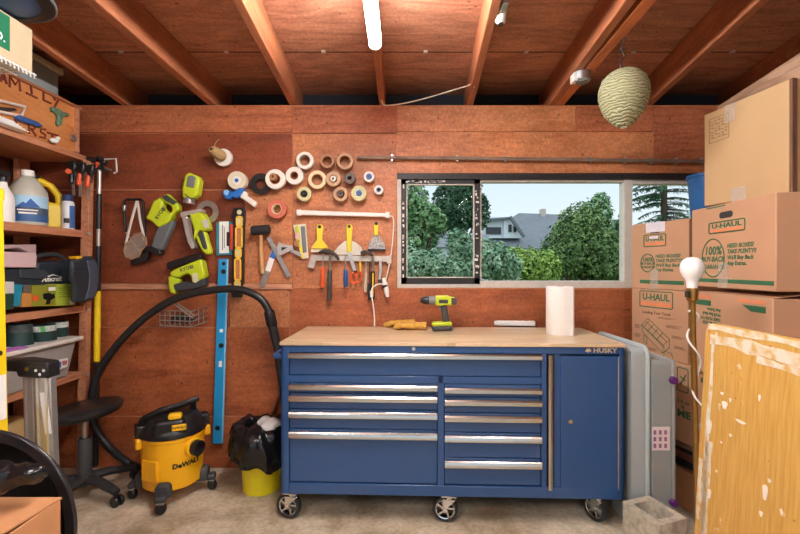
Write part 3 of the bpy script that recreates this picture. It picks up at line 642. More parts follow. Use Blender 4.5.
# tape rolls: centre, outer radius, hole radius, depth, materials
def roll(px, py, R, r, w_, mat, label, core=None, inner=None, name='tape_roll', grp='tape rolls pegged on the wall', off=0.0):
    k = YW / F; t = WT(name, label, 'tape roll', px, py, grp)
    c = wall(px, py, D0 + off, D0 + off + w_ * .5); M = frame(c, (1, 0, 0), (0, 0, 1), (0, -1, 0)); R *= k; r *= k
    B().lathe([(r + .004, 0), (R - .002, 0), (R, .002), (R, w_ - .002), (R - .002, w_), (r + .004, w_)], M, 32, closed=True).build('tape_body', mat, t)
    B().lathe([(r, -.001), (r + .0038, -.001), (r + .0038, w_ + .001), (r, w_ + .001)], M, 28, closed=True).build('core', core or KRAFT, t)
    B().cyl(c + Vector((r * .2, D0 + off - .006, r - .003)), c + Vector((r * .2, -w_ - .008, r - .0028)), .0025, n=8).build('peg_nail', IRON, t)
    if inner:
        q = r * .8
        B().lathe([(q * .42, -.004), (q - .001, -.004), (q, -.002), (q, w_ + .008), (q - .002, w_ + .01), (q * .42, w_ + .01)], M, 24, closed=True).build('inner_roll', inner, t)
        B().lathe([(.0005, 0), (q * .4, 0), (q * .4, w_ + .004), (.0005, w_ + .004)], M, 16, closed=True).build('inner_hole', IRON, t)
    return t, c, M
WTAPE = plain('white_tape', (232, 228, 216), .5, var=.03); DKT = plain('dark_tape', (96, 80, 70), .5, var=.15); GRT = plain('green_masking_tape', (206, 204, 152), .6, var=.05)
BRN = plain('brown_packing_tape', (178, 138, 106), .4); PINK = plain('salmon_red_tape', (206, 112, 88), .55); BLT = plain('blue_core', (66, 120, 190), .45)
roll(261, 184, 10.4, 5, .022, BLACK, 'big black tape roll with wide hole, half behind a white roll', core=BLACKR)
t_, c_, M_ = roll(275.8, 179.5, 9.6, 4.6, .034, WTAPE, 'thick white tape roll with a brown spool inside', off=.024)
t_, c_, M_ = roll(295, 176.2, 8.6, 3.4, .04, WTAPE, 'white tape roll with loose end below the highest white roll')
b = B(); b.tube([wall(x, y, .048) for x, y in ((299.4, 169.4), (302.4, 171.4), (304.6, 174.6))], .007, 8, flat=.25); b.build('loose_end', WTAPE, t_)
t_, c_, M_ = roll(305.5, 161, 8.4, 5.0, .045, WTAPE, 'white tape roll with loose tail at the top of the cluster', core=plain('grey_core', (186, 178, 164), .6))
b = B(); b.tube([wall(x, y, .05) for x, y in ((298, 163), (298.6, 167), (300, 170))], .006, 8, flat=.25); b.build('loose_tail', WTAPE, t_)
roll(327.8, 162, 6.6, 4.6, .05, BRN, 'smaller brown tape roll in the top row', core=KRAFT)
roll(345.4, 162, 7.9, 5.0, .05, TAN, 'larger tan tape roll ending the top row')
roll(317.6, 180, 9.0, 5.0, .03, CREAM, 'cream masking tape roll with the widest hole')
roll(333.8, 179.5, 7.4, 3.6, .045, TAN, 'tan tape roll holding a white roll inside', inner=WTAPE)
roll(350, 178.8, 5.6, 2.2, .045, DKT, 'small dark brown tape roll in the middle row', core=GREYP)
roll(369.2, 177.2, 5.2, 2.4, .04, WTAPE, 'small white roll with blue core below the pipe end', core=BLT, inner=BLT)
roll(304.8, 194.4, 7.0, 3.0, .045, GRT, 'green edged tape roll with black inside under the cream roll', core=BLACK, inner=BLACK)
roll(341, 194.6, 7.2, 3.8, .045, TAN, 'tan tape roll with a dark roll inside in the bottom row', inner=DKT)
roll(359.2, 193.8, 7.4, 3.0, .05, GRT, 'pale green tape roll with a blue core in the bottom row', core=WTAPE, inner=BLT)
roll(378.8, 190.2, 4.6, 1.8, .035, WTAPE, 'smallest white tape roll with blue core at the end', core=BLT)
roll(277.6, 209.4, 9.2, 4.4, .045, PINK, 'salmon red tape roll hanging alone above the mallet', core=CREAM)
# small brown spool nested in the thick white roll
k = YW / F
t = WT('twine_spool', 'small brown spool stuck inside the thick white tape roll', 'spool', 273.5, 177.5)
c = wall(274.0, 177.6, .05, .06); B().lathe([(.006, 0), (.026, 0), (.026, .03), (.022, .04), (.006, .04)], frame(c, (1, 0, 0), (0, 0, 1), (0, -1, 0)), 24, closed=True).build('thread', KRAFT, t)
B().cyl(c + Vector((0, .03, .004)), c + Vector((0, -.044, .004)), .0056, n=10).build('spool_core', IRON, t)
# loose tail between the two white rolls
# twine on a white roll
t = WT('tape_roll', 'white roll behind a cone of brown twine, alone above the power tools', 'tape roll', 224, 157.6)
c = wall(223.8, 157.8, D0, .04); M = frame(c, (1, 0, 0), (0, 0, 1), (0, -1, 0))
B().lathe([(.022, 0), (.056, 0), (.058, .003), (.058, .028), (.056, .03), (.022, .03)], M, 32, closed=True).build('tape_body', WTAPE, t)
B().lathe([(.019, 0), (.0218, 0), (.0218, .031), (.019, .031)], M, 24, closed=True).build('core', KRAFT, t)
TW = plain('jute_twine', (176, 144, 96), .9, var=.25, scale=70, bump=.3)
t = WT('twine_spool', 'cone of brown jute twine poking out of the white roll', 'spool', 221, 156)
a = c + Vector((.0, -.034, 0)); e_ = c + Vector((-.03, -.13, .025))
B().tube([a, a.lerp(e_, .15), a.lerp(e_, .5), a.lerp(e_, .85), e_], [.03, .036, .035, .03, .02], 20).build('twine', TW, t)
d = (e_ - a).normalized(); B().cyl(e_ + d * -.002, e_ + d * .006, .008, n=12).build('cone_core', BLACK, t)
B().tube([e_ + Vector((.01, .01, .01)), e_ + Vector((.025, .01, .05)), e_ + Vector((.04, .02, .07))], .0025, 6).build('loose_end', TW, t)
B().cyl(c + Vector((0, .02, 0)), a, .006, n=8).build('peg', IRON, t)
# tape gun
z = zm(205, 140, .15)
t = WT('tape_dispenser', 'blue packing tape gun with white handle below the twine', 'tape dispenser', 238, 190)
c = wall(238.4, 181.2, D0 + .004, .05); M = frame(c, (1, 0, 0), (0, 0, 1), (0, -1, 0))
B().lathe([(.03, 0), (.058, 0), (.061, .004), (.061, .048), (.058, .052), (.03, .052)], M, 32, closed=True).build('tape', plain('clear_packing_tape', (226, 214, 188), .25, var=.03), t)
b = B(); b.lathe([(.012, .002), (.0295, .002), (.0295, .05), (.012, .05)], M, 28, closed=True)
b.build('hub', WTAPE, t); b = B(); b.lathe([(0.002, .0), (.0118, .0), (.0118, .055), (.002, .055)], M, 20, closed=True); b.build('hub_knob', BLUE2, t)
b = B(); b.wp(z((125, 348), (150, 336), (176, 342), (196, 350), (236, 322), (268, 326), (262, 346), (240, 378), (214, 392), (188, 378), (176, 396), (150, 398), (132, 376)), .03, .085); b.build('gun_frame', BLUE2, t, bevel=.006)
b = B(); b.wp(z((240, 362), (262, 340), (286, 352), (284, 372), (350, 418), (334, 452), (258, 396), (238, 386)), .04, .072); b.build('handle', WTAPE, t, bevel=.008, seg=3)
b = B(); b.cyl(wall(226.5, 192.6, .03), wall(226.5, 192.6, .09), .018, n=20); b.build('roller', plain('pale_blue_roller', (120, 176, 224), .3), t)
# hacksaw
t = WT('hacksaw', 'black hacksaw hanging furthest along from the tape rolls', 'saw', 135, 230)
b = B(); b.tube([wall(x, y, .05) for x, y in ((125.5, 232), (124.6, 214), (124.4, 201), (127, 199.4), (141, 199.6), (143.2, 202), (144.4, 226), (146.4, 252))], .0085, 8); b.build('saw_frame', BLACK, t)
b = B(); b.wline((125.2, 231), (141, 254), 1.3, .048, .05); b.build('saw_blade', STEEL, t)
b = B(); b.wp(zm(110, 170, .1873)((112, 486), (180, 452), (184, 420), (200, 414), (212, 432), (208, 470), (196, 488), (120, 512)), .03, .062); b.build('handle', BLACK, t, bevel=.008, seg=3)
b = B(); b.wr(123.4, 205, 125.8, 211, .04, .06); b.build('tension_knob', STEEL, t, bevel=.003)
nail(t, 134, 199.6, .06)
# safety goggles
LENS = clear('amber_clear_plastic', (214, 200, 180), .22, .1)
t = WT('safety_goggles', 'clear safety goggles hanging by a pale strap over the hacksaw', 'goggles', 135, 246)
gp_ = [(124.2, 250), (126, 244), (130.5, 240.4), (134.6, 234.4), (140.6, 233.2), (146, 238.4), (146.4, 245), (141.4, 250), (139, 256.4), (132, 259), (126, 257)]
b = B(); b.wp(gp_, .066, .1); b.build('lens', LENS, t, bevel=.01, seg=3)
b = B(); b.tube([wall(x, y, .096) for x, y in gp_], .006, 8, closed=True); b.build('rim', plain('brown_goggle_rim', (160, 124, 94), .5), t)
STRAP = plain('pale_elastic', (214, 206, 194), .7)
b = B(); b.tube(smooth_path([wall(124.8, 249, .085), wall(129, 230, .075), wall(136, 204, .072), wall(137.6, 203.4, .072), wall(140, 220, .075), wall(144.6, 240, .085)], 5), .009, 8, flat=.35); b.build('strap', STRAP, t)
nail(t, 136.8, 203.6, .085)
# reciprocating saw
z = zm(110, 170, .1873)
t = WT('reciprocating_saw', 'lime green reciprocating saw pointing down beside the goggles', 'saw', 165, 228)
b = B(); b.wp(z((203, 262), (246, 168), (282, 148), (296, 176), (292, 204), (318, 232), (352, 226), (330, 276), (272, 312), (234, 276)), .03, .095); b.build('motor_housing', LIME, t, bevel=.012, seg=3)
b = B(); b.wp(z((280, 150), (316, 128), (376, 190), (378, 214), (352, 236), (330, 240), (344, 212), (338, 196), (302, 174)), .035, .09); gr = b.build('handle_loop', LIME, t, bevel=.01, seg=3)
b = B(); b.wp(z((288, 146), (316, 134), (366, 178), (352, 192), (306, 168)), .032, .094); b.build('grip', DARKG, gr, bevel=.008, seg=3)
b = B(); b.wp(z((262, 310), (352, 268), (344, 300), (284, 432), (222, 420)), .034, .088); b.build('gear_nose', plain('slate_grey_plastic', (104, 108, 110), .5), t, bevel=.014, seg=3)
b = B(); b.wp(z((200, 414), (226, 404), (276, 428), (284, 448), (264, 456), (204, 432)), .03, .092); b.build('shoe', BLACK, t, bevel=.004)
b = B(); b.wp(z((196, 432), (214, 436), (170, 474), (120, 494), (116, 486), (166, 462)), .061, .064); b.build('saw_blade', IRON, t)
c = wall(160.5, 213, .096, .096); b = B(); b.text('RYOBI', .034, frame(c, Vector((cos(.95), 0, sin(.95))), Vector((-sin(.95), 0, cos(.95))), (0, -1, 0)), .0006, bold=.02); b.build('badge', DARKG, t)
nail(t, 170, 201, .1)
# work light
z = zm(160, 170, .15)
t = WT('work_light', 'small lime green cordless work light above the circular saw', 'work light', 193, 189)
b = B(); b.wp(z((165, 192), (160, 130), (180, 42), (205, 20), (265, 46), (280, 72), (266, 168), (236, 196)), .03, .1); b.build('body', LIME, t, bevel=.014, seg=3)
b = B(); b.wp(z((176, 110), (186, 44), (210, 34), (240, 50), (226, 120)), .095, .106); b.build('switch_panel', GREYP, t, bevel=.004)
b = B(); b.tube([wall(x, y, .102) for x, y in z((164, 158), (200, 186), (240, 194))], .003, 6); b.build('seam', DARKG, t)
p, q = wall(189.6, 198.5, .065), wall(188.8, 203.4, .065); b = B(); b.tube([p, q], [.033, .036], 24); b.build('lamp_head', plain('grey_lamp_head', (150, 148, 146), .3, .5), t)
# spare blade
t = WT('saw_blade', 'round steel saw blade hanging behind the circular saw', 'saw blade', 208, 214)
c = wall(207.4, 212, .027); R = 11.6 * k; r = 5.6 * k; n_ = 96
ro = [((R if i % 2 else R - .004) * cos(2 * pi * i / n_), (R if i % 2 else R - .004) * sin(2 * pi * i / n_)) for i in range(n_)]; ri = [(r * cos(2 * pi * i / n_), r * sin(2 * pi * i / n_)) for i in range(n_)]
vs = [(x, y, 0) for x, y in ro] + [(x, y, 0) for x, y in ri] + [(x, y, .003) for x, y in ro] + [(x, y, .003) for x, y in ri]; fs = []
for i in range(n_):
    j = (i + 1) % n_; fs += [(i, n_ + i, n_ + j, j), (2 * n_ + i, 2 * n_ + j, 3 * n_ + j, 3 * n_ + i), (i, j, 2 * n_ + j, 2 * n_ + i), (n_ + i, 3 * n_ + i, 3 * n_ + j, n_ + j)]
b = B(); b.add(vs, fs, frame(c, (1, 0, 0), (0, 0, 1), (0, -1, 0))); b.build('disc', plain('scuffed_steel', (176, 172, 164), .3, .8, var=.15), t)
nail(t, 207.4, 207.6, .04)
# circular saw
t = WT('circular_saw', 'lime green cordless circular saw with silver blade guard', 'saw', 200, 234)
b = B(); b.wp(z((150, 290), (165, 300), (188, 300), (206, 340), (214, 400), (246, 520), (224, 530), (196, 480), (178, 410), (166, 350)), .04, .1); b.build('blade_guard', plain('satin_guard', (206, 204, 198), .35, .6), t, bevel=.008, seg=3)
b = B(); b.wp(z((182, 318), (206, 322), (220, 430), (250, 516), (236, 512), (206, 440), (192, 380)), .1, .103); b.build('blade', STEEL, t)
b = B(); b.wp(z((152, 288), (286, 262), (292, 284), (160, 318)), .034, .112); b.build('base_plate', plain('silver_base', (210, 206, 196), .35, .6), t, bevel=.002)
b = B(); b.wp(z((214, 300), (296, 286), (312, 318), (324, 336), (338, 398), (306, 410), (276, 404), (262, 430), (240, 470), (246, 400), (232, 360)), .036, .12); b.build('motor_housing', LIME, t, bevel=.012, seg=3)
b = B(); b.wp(z((244, 420), (290, 396), (310, 416), (344, 530), (346, 560), (318, 566), (290, 540), (262, 490)), .045, .1); hd = b.build('handle', LIME, t, bevel=.012, seg=3)
b = B(); b.wp(z((256, 416), (288, 404), (304, 424), (330, 520), (316, 536), (296, 520)), .048, .104); b.build('grip', DARKG, hd, bevel=.008, seg=3)
b = B(); b.wp(z((278, 338), (318, 328), (328, 382), (296, 388)), .118, .124); b.build('badge', plain('grey_badge', (196, 196, 180), .5), t)
# nailer
z = zm(150, 240, .178)
t = WT('brad_nailer', 'lime green cordless brad nailer just above the black hose', 'nail gun', 187, 272)
b = B(); b.wp(z((100, 132), (116, 122), (272, 76), (296, 84), (300, 104), (286, 112), (120, 164), (104, 160)), .035, .085); b.build('magazine', BLACK, t, bevel=.008, seg=3)
b = B(); b.wp(z((122, 184), (150, 164), (296, 106), (306, 124), (320, 196), (314, 216), (282, 232), (250, 244), (244, 206), (224, 188), (190, 200), (176, 214), (134, 206)), .03, .1); b.build('motor_housing', LIME, t, bevel=.012, seg=3)
b = B(); b.wp(z((112, 206), (146, 200), (176, 222), (172, 244), (142, 250), (156, 290), (148, 304), (124, 296), (114, 260)), .036, .09); b.build('handle', LIME, t, bevel=.012, seg=3)
b = B(); b.wp(z((142, 252), (200, 232), (246, 240), (320, 214), (322, 256), (250, 276), (164, 288), (150, 280)), .034, .094); b.build('battery', DARKG, t, bevel=.008, seg=3)
b = B(); b.wp(z((236, 192), (262, 184), (276, 226), (256, 242), (240, 232)), .1, .104); b.build('badge', plain('pale_badge', (214, 212, 170), .5), t)
c = wall(*z((206, 160))[0], .1006, .1006); b = B(); b.text('RYOBI', .032, frame(c, Vector((cos(.3), 0, sin(.3))), Vector((-sin(.3), 0, cos(.3))), (0, -1, 0)), .0006, bold=.02); b.build('lettering', DARKG, t)
# wire basket
WIRE = plain('chrome_wire', (206, 202, 196), .3, .8)
t = WT('wire_basket', 'small chrome wire basket with rods on the wall below the nailer', 'basket', 181, 318)
b = B()
for y in (309, 314, 319, 324.4):
    A = [wall(159.5, y, .02, .07), wall(159.5, y + 1.2, .12, .12), wall(192, y + 2.4, .12, .12), wall(203.6, y - 2, .02, .07)]
    b.tube(A, .0036, 6)
for x in range(160, 204, 5):
    f = (x - 159.5) / 44; yb = 325.6 if x < 193 else 325 - (x - 193) * .2
    b.tube([wall(x, 310.2 if x < 193 else 309, .12 if x < 193 else .07, .12), wall(x, yb, .12 if x < 193 else .07, .12), wall(x + .5, yb - 1.4, .025, .07)], .0026, 5)
b.build('wires', WIRE, t)
b = B(); b.wline((167.4, 298.6), (193, 318), 1.6, .124, .13); b.wline((170.4, 297.8), (195, 316), 1.2, .124, .13); b.build('bracket_rods', WIRE, t)
b = B(); b.wp(zm(150, 240, .178)((120, 440), (150, 420), (200, 418), (236, 430), (236, 460), (130, 464)), .03, .11); b.build('dark_pouch', BLACKR, t, bevel=.012, seg=3)
# blister card
t = WT('blister_pack', 'teal blister card with red handled tool beside the black level', 'packaged tool', 226, 239)
b = B(); b.wp([(216.4, 222.5), (236, 221.5), (236.4, 254.4), (216.6, 255.4)], .026, .028); b.build('backing_card', TEAL, t)
b = B(); b.wp([(219.2, 221.6), (228.8, 221.4), (229, 253), (219.4, 253.4)], .028, .03); cd = b.build('white_insert', PAPER, t)
b = B(); c = wall(223.4, 237, .0304, .0304); b.wr(222.2, 225, 222.9, 250, .03, .0306); b.wr(224, 227, 224.5, 248, .03, .0306); b.wr(226.6, 232, 229.6, 246, .03, .031); b.build('printing', IRON, cd)
b = B(); b.wr(230, 224, 234.6, 250, .028, .05); b.build('red_tool', RED, t, bevel=.008, seg=3)
# black and yellow level
t = WT('box_level', 'black spirit level with yellow framed slots hanging upright', 'level', 239, 250)
z = lambda *p: list(p)
b = B(); pts = [(233.6, 209), (237, 207.6), (243, 207.8), (245.4, 210), (242.4, 297.4), (232.4, 297.2)]; b.wp(pts, .026, .05); b.build('level_body', BLACK, t, bevel=.003)
YEL2 = plain('level_yellow', (240, 196, 70), .4)
for x, y0, y1, wq_ in ((239.2, 216.8, 226, 5.4), (238.8, 227.4, 247.4, 6), (238.2, 248.8, 257.2, 5.2), (237.6, 259, 280, 5.6), (237.2, 281, 288.4, 5.0)):
    b = B(); p0, p1 = wall(x - wq_ / 2, y1, .052, .052), wall(x + wq_ / 2, y0, .052, .052); rp_ = rrect(p0.x, p0.z, p1.x, p1.z, .011, 4)
    b.tube([(x_, YW - .051, z_) for x_, z_ in rp_], .0062, 6, closed=True); b.build('slot_frame', YEL2, t)
    b = B(); b.prism(rrect(p0.x, p0.z, p1.x, p1.z, .01, 4), .05, .0506, frame((0, YW, 0), (1, 0, 0), (0, 0, 1), (0, -1, 0))); b.build('slot_fill', (WALL_O if y1 - y0 > 12 else plain('vial_fluid', (216, 204, 160), .2)), t)
b = B(); p = wall(239.4, 212.2, .0502, .0502); b.cyl(p, p + Vector((0, -.002, 0)), .016, n=20); b.build('hang_hole', CREAM, t)
# long blue level
t = WT('spirit_level', 'long sky blue spirit level hanging from wall down to the skirting', 'level', 220, 350)
b = B(); b.wp([(219.2, 259), (228.4, 259), (222.9, 443), (213.2, 443)], .026, .052); lv = b.build('level_body', BLUE, t, bevel=.003)
b = B(); b.wp([(227.0, 259.5), (228.5, 259.5), (223, 442.6), (221.6, 442.6)], .05, .0535); b.build('edge_stripe', plain('pale_blue_edge', (140, 200, 230), .4), t)
for x, y in ((223.8, 263.6), (223.6, 271.6), (221.2, 345.5), (217.6, 428)):
    p = wall(x, y, .0515, .0515); b = B(); b.cyl(p, p + Vector((0, -.003, 0)), .016 if y != 263.6 else .012, n=18); b.build('vial_port', BLACK, t)
for y, h_ in ((329, 3.4), (361, 6)):
    x = 224.6 - (y - 259) * .0322 - 1; b = B(); b.wr(x - 1.6, y, x + 1.6, y + h_, .052, .0528); b.build('label', PAPER, t)
# mallet
t = WT('rubber_mallet', 'rubber mallet with black head and wooden handle beside the level', 'mallet', 261, 250)
p, q = wall(251.8, 230.6, .065), wall(269.6, 229.4, .065); b = B(); d = (q - p); b.tube([p, p + d * .06, p + d * .94, q], [.027, .032, .032, .027], 22); b.build('mallet_head', BLACKR, t)
b = B(); b.tube([wall(260.9, 226.2, .06), wall(261.1, 250, .05), wall(261.6, 262, .042), wall(262.4, 273.6, .04)], [.0125, .013, .0155, .014], 12); b.build('handle', HANDLE_W, t)
nail(t, 257, 233.8, .075); nail(t, 265, 233.4, .075)
# combination square
t = WT('combination_square', 'steel combination square hanging crosswise beside the mallet', 'square', 281, 256)
b = B(); b.wline((268.4, 237), (289, 276.6), 4.4, .032, .035); b.build('rule', STEEL, t)
b = B(); b.wp([(276.6, 247.6), (279.4, 241.6), (281.4, 243.8), (292.4, 245.6), (293.4, 249.6), (278.6, 256.6)], .028, .046); b.build('square_head', plain('cast_alloy', (196, 194, 188), .4, .5), t, bevel=.003)
b = B(); b.wp([(281.6, 247.2), (287.6, 247.4), (281.2, 250.8)], .046, .0466); b.build('cut_out', BLACKR, t)
nail(t, 272, 243.8, .04)
t = WT('steel_rule', 'short rule with blue and white stickers crossed behind the square', 'rule', 268, 270)
b = B(); b.wline((274, 251), (262, 286.8), 5.6, .026, .029); b.build('blade', STEEL, t)
b = B(); b.wline((275.4, 250.6), (272, 258), 5.4, .029, .0298); b.build('blue_sticker', BLUE2, t)
b = B(); b.wline((272, 258.4), (267.8, 271), 5.4, .029, .0298); b.build('white_sticker', PAPER, t)
t = WT('bevel_gauge', 'short steel bar leaning from the square toward the hardware packet', 'bevel gauge', 296, 252)
b = B(); b.wline((291, 250.6), (301.6, 255), 3.6, .027, .036); b.build('bar', STEEL, t, bevel=.002)
# hardware packet
t = WT('hardware_packet', 'packet of yellow and grey hardware on a card above the metal bar', 'packaged hardware', 300, 240)
b = B(); b.wp([(293, 225), (306, 223.8), (308.6, 258), (301.8, 259)], .026, .028); b.build('backing_card', plain('pale_card', (222, 216, 190), .6), t)
b = B(); b.wp([(295.4, 226), (298.6, 225.4), (300.6, 247), (296, 245.4)], .028, .042); b.build('yellow_tool', LIME, t, bevel=.006)
b = B(); b.wp([(295.2, 233), (299, 232.6), (299.4, 239), (295.4, 239.2)], .04, .044); b.build('pink_label', plain('pink_label', (226, 178, 166), .6), t)
b = B(); b.wp([(300.6, 226.4), (305, 226), (306.8, 252), (302.8, 253)], .028, .036); b.build('grey_tool', GREYP, t, bevel=.004)
b = B(); b.wp([(299.4, 245), (302.6, 247), (303.4, 258), (301.2, 258)], .028, .034); b.build('yellow_strip', YELL, t)
b = B(); b.wp([(294, 241), (299.6, 240), (298.6, 247.4), (294.6, 246)], .03, .044); b.build('brown_clip', KRAFT, t, bevel=.003)
# slim strip light bar and cord
t = WT('light_bar', 'slim white light bar mounted above the three putty knives', 'light bar', 343, 213)
b = B(); b.wp([(298, 210.2), (388.6, 213.4), (388.4, 217.2), (298, 215.2)], .026, .05); b.build('bar_body', WHITE, t, bevel=.006, seg=3)
for x0, x1, y in ((296.8, 301.4, 212.8), (385.4, 390, 215.2)):
    b = B(); b.wr(x0, y - 3.1, x1, y + 3.1, .025, .053); b.build('end_cap', WHITE, t, bevel=.006, seg=3)
b = B(); b.tube(smooth_path([wall(389.6, 215.6, .045), wall(393.2, 218.4, .036), wall(393.4, 232, .034), wall(391.4, 252, .034), wall(388.6, 268, .036), wall(385.6, 280, .04)], 6), .0042, 8); b.build('cord', WHITE, t)
# putty knives
def knife(label, hpoly, bpoly, bm, hole, extra=None):
    t = WT('putty_knife', label, 'putty knife', hole[0], hole[1] + 12, 'putty knives on the wall')
    b = B(); b.wp(bpoly, .028, .030); b.build('blade', bm, t)
    b = B(); b.wp(hpoly, .026, .042); b.build('handle', YELL, t, bevel=.005, seg=3)
    p = wall(hole[0], hole[1], .0415, .0415); B().cyl(p, p + Vector((0, -.002, 0)), .011, n=16).build('hang_hole', BLACKR, t)
    nail(t, hole[0], hole[1], .05)
    if extra: b = B(); b.wp(extra, .03, .034); b.build('edge_strip', BLACKR, t)
z = zm(290, 215, .1647)
knife('yellow putty knife with pale fan blade beside the hardware packet', z((166, 58), (194, 58), (202, 72), (196, 150), (228, 190), (232, 205), (130, 205), (140, 180), (164, 150), (160, 72)), z((132, 190), (228, 186), (236, 222), (126, 226)), plain('plastered_blade', (232, 222, 190), .5), (319.6, 226.8))
knife('widest taping knife with white half round blade in the middle', z((348, 58), (372, 58), (380, 72), (372, 228), (346, 228), (342, 72)), z((268, 222), (296, 188), (330, 160), (362, 150), (400, 166), (434, 196), (450, 240), (440, 244), (290, 240)), plain('pale_plastic_blade', (214, 208, 192), .5), (349.2, 226.4))
knife('smallest putty knife with spattered steel blade above the second hammer', z((514, 48), (534, 48), (538, 60), (536, 126), (510, 126), (508, 60)), z((508, 122), (538, 122), (572, 174), (580, 212), (470, 212), (482, 170)), plain('spattered_steel', (160, 158, 154), .5, .3, var=.6, scale=60), (376.2, 223.6), z((472, 206), (580, 206), (580, 218), (472, 218)))
# magnetic bar and what hangs from it
t = WT('tool_holder_bar', 'pale metal tool bar with bent end, holding the hand tools', 'tool holder', 350, 260)
b = B(); b.wp(z((150, 244), (612, 250), (612, 284), (150, 276)), .026, .04); b.wp(z((132, 240), (166, 252), (146, 326), (108, 316)), .026, .0402); b.wp(z((588, 246), (616, 246), (616, 296), (588, 296)), .026, .042); b.build('bar', plain('galvanised_bar', (196, 190, 178), .45, .5, var=.15), t, bevel=.001)
GT2 = 'hand tools on the metal bar'
def hang(name, label, cat, *parts):
    xs = parts[0][1][0]; t = WT(name, label, cat, xs[0], xs[1] + 10, GT2)
    for pn, pts, r, mat, d in parts:
        b = B(); b.tube([wall(x, y, d) for x, y in pts], r, 12); b.build(pn, mat, t)
    return t
YS = plain('yellow_stripe', (226, 196, 60), .5)
hang('screwdriver', 'orange red handled screwdriver beside the claw hammer', 'screwdriver', ('shaft', ((323.6, 250), (322.9, 268)), .004, STEEL, .052), ('handle', ((322.9, 267), (322.8, 270), (322.4, 278), (322.4, 285), (322.4, 287.6)), [.009, .013, .012, .014, .008], ORANGE, .052))
hang('screwdriver', 'blue handled screwdriver under the wide taping knife', 'screwdriver', ('shaft', ((345.4, 254), (345.6, 270)), .004, STEEL, .052), ('handle', ((345.6, 269.6), (345.7, 272), (345.8, 280), (345.9, 285), (345.9, 287)), [.01, .015, .014, .0155, .009], plain('deep_blue_grip', (34, 84, 150), .4), .052))
hang('pencil', 'yellow carpenter pencil stuck behind the metal bar', 'pencil', ('shaft', ((360.2, 261), (360.4, 272.4)), .007, YS, .048))
hang('chisel', 'pale wood chisel hanging between scissors and the small hammer', 'chisel', ('blade', ((366, 261), (366, 272)), .006, STEEL, .05), ('handle', ((366, 272), (365.8, 280), (365.4, 288), (365.4, 292)), [.007, .01, .011, .008], plain('pale_grip', (196, 188, 170), .5), .05))
t = hang('file', 'flat black file hanging below the small hammer grip', 'file', ('tang', ((369.6, 262), (369.4, 284)), .004, IRON, .045)); b = B(); b.wr(367.6, 283, 371.4, 299.6, .034, .05); b.build('blade', BLACKR, t, bevel=.002)
t = WT('adjustable_wrench', 'silver adjustable wrench hanging near the end of the bar', 'wrench', 380, 270, GT2)
b = B(); b.wp(z((538, 268), (558, 270), (560, 340), (552, 388), (560, 412), (536, 414), (534, 392), (540, 340)), .042, .05); b.build('wrench_body', STEEL, t, bevel=.003)
b = B(); b.wr(378, 279.4, 382.4, 283.6, .04, .053); b.build('jaw', IRON, t, bevel=.002)
def hammer(label, head, hx, y0, y1, y2, gmat, stripe=None):
    t = WT('claw_hammer', label, 'hammer', hx, y1, GT2)
    b = B(); b.wp(head, .05, .078); b.build('hammer_head', IRON, t, bevel=.006, seg=2)
    b = B(); b.tube([wall(hx, y0, .064), wall(hx - .3, y1, .06)], .0085, 12, flat=1.3); b.build('shaft', STEEL, t)
    b = B(); b.tube([wall(hx - .3, y1 - 1, .06), wall(hx - .4, y1 + 1, .06), wall(hx - .6, (y1 + y2) / 2, .055), wall(hx - .8, y2 - 2, .05), wall(hx - .8, y2, .05)], [.011, .015, .0135, .017, .012], 12); g_ = b.build('grip', gmat, t)
    if stripe:
        b = B(); b.tube([wall(hx + .1, y1 + 1, .075), wall(hx - .3, y2 - 3, .07)], .006, 8); b.build('grip_stripe', stripe, g_)
hammer('claw hammer with grey rubber grip, longer of the two', z((174, 222), (200, 210), (236, 208), (262, 218), (290, 244), (302, 274), (292, 276), (268, 248), (244, 238), (226, 240), (216, 228), (176, 234)), 330.2, 253, 271, 300.6, DARKG)
hammer('claw hammer with yellow striped black grip under the smallest putty knife', z((428, 222), (440, 216), (462, 214), (488, 222), (510, 248), (500, 250), (480, 238), (462, 234), (450, 246), (430, 248)), 373, 252, 272, 299.6, BLACK, YS)
# scissors
t = WT('scissors', 'orange handled scissors hanging open beside the blue screwdriver', 'scissors', 354, 268, GT2)
b = B(); b.wline((348.6, 252.4), (354.6, 271), 2.6, .05, .053); b.wline((350.4, 252), (355.6, 271), 1.6, .053, .056); b.build('blades', STEEL, t)
for cx, cy, a in ((353.2, 278, .25), (358.8, 277, -.3)):
    b = B(); b.tube([wall(cx + 2.8 * cos(q) + a * 2.5 * sin(q), cy + 5.4 * sin(q), .053) for q in [2 * pi * i / 18 for i in range(18)]], .0058, 8, closed=True); b.build('finger_loop', ORANGE, t)
b = B(); b.tube([wall(354.6, 270.6, .053), wall(354.2, 273.6, .053)], .006, 8); b.tube([wall(355.6, 270.6, .054), wall(357.4, 272.8, .053)], .006, 8); b.build('shank', IRON, t)
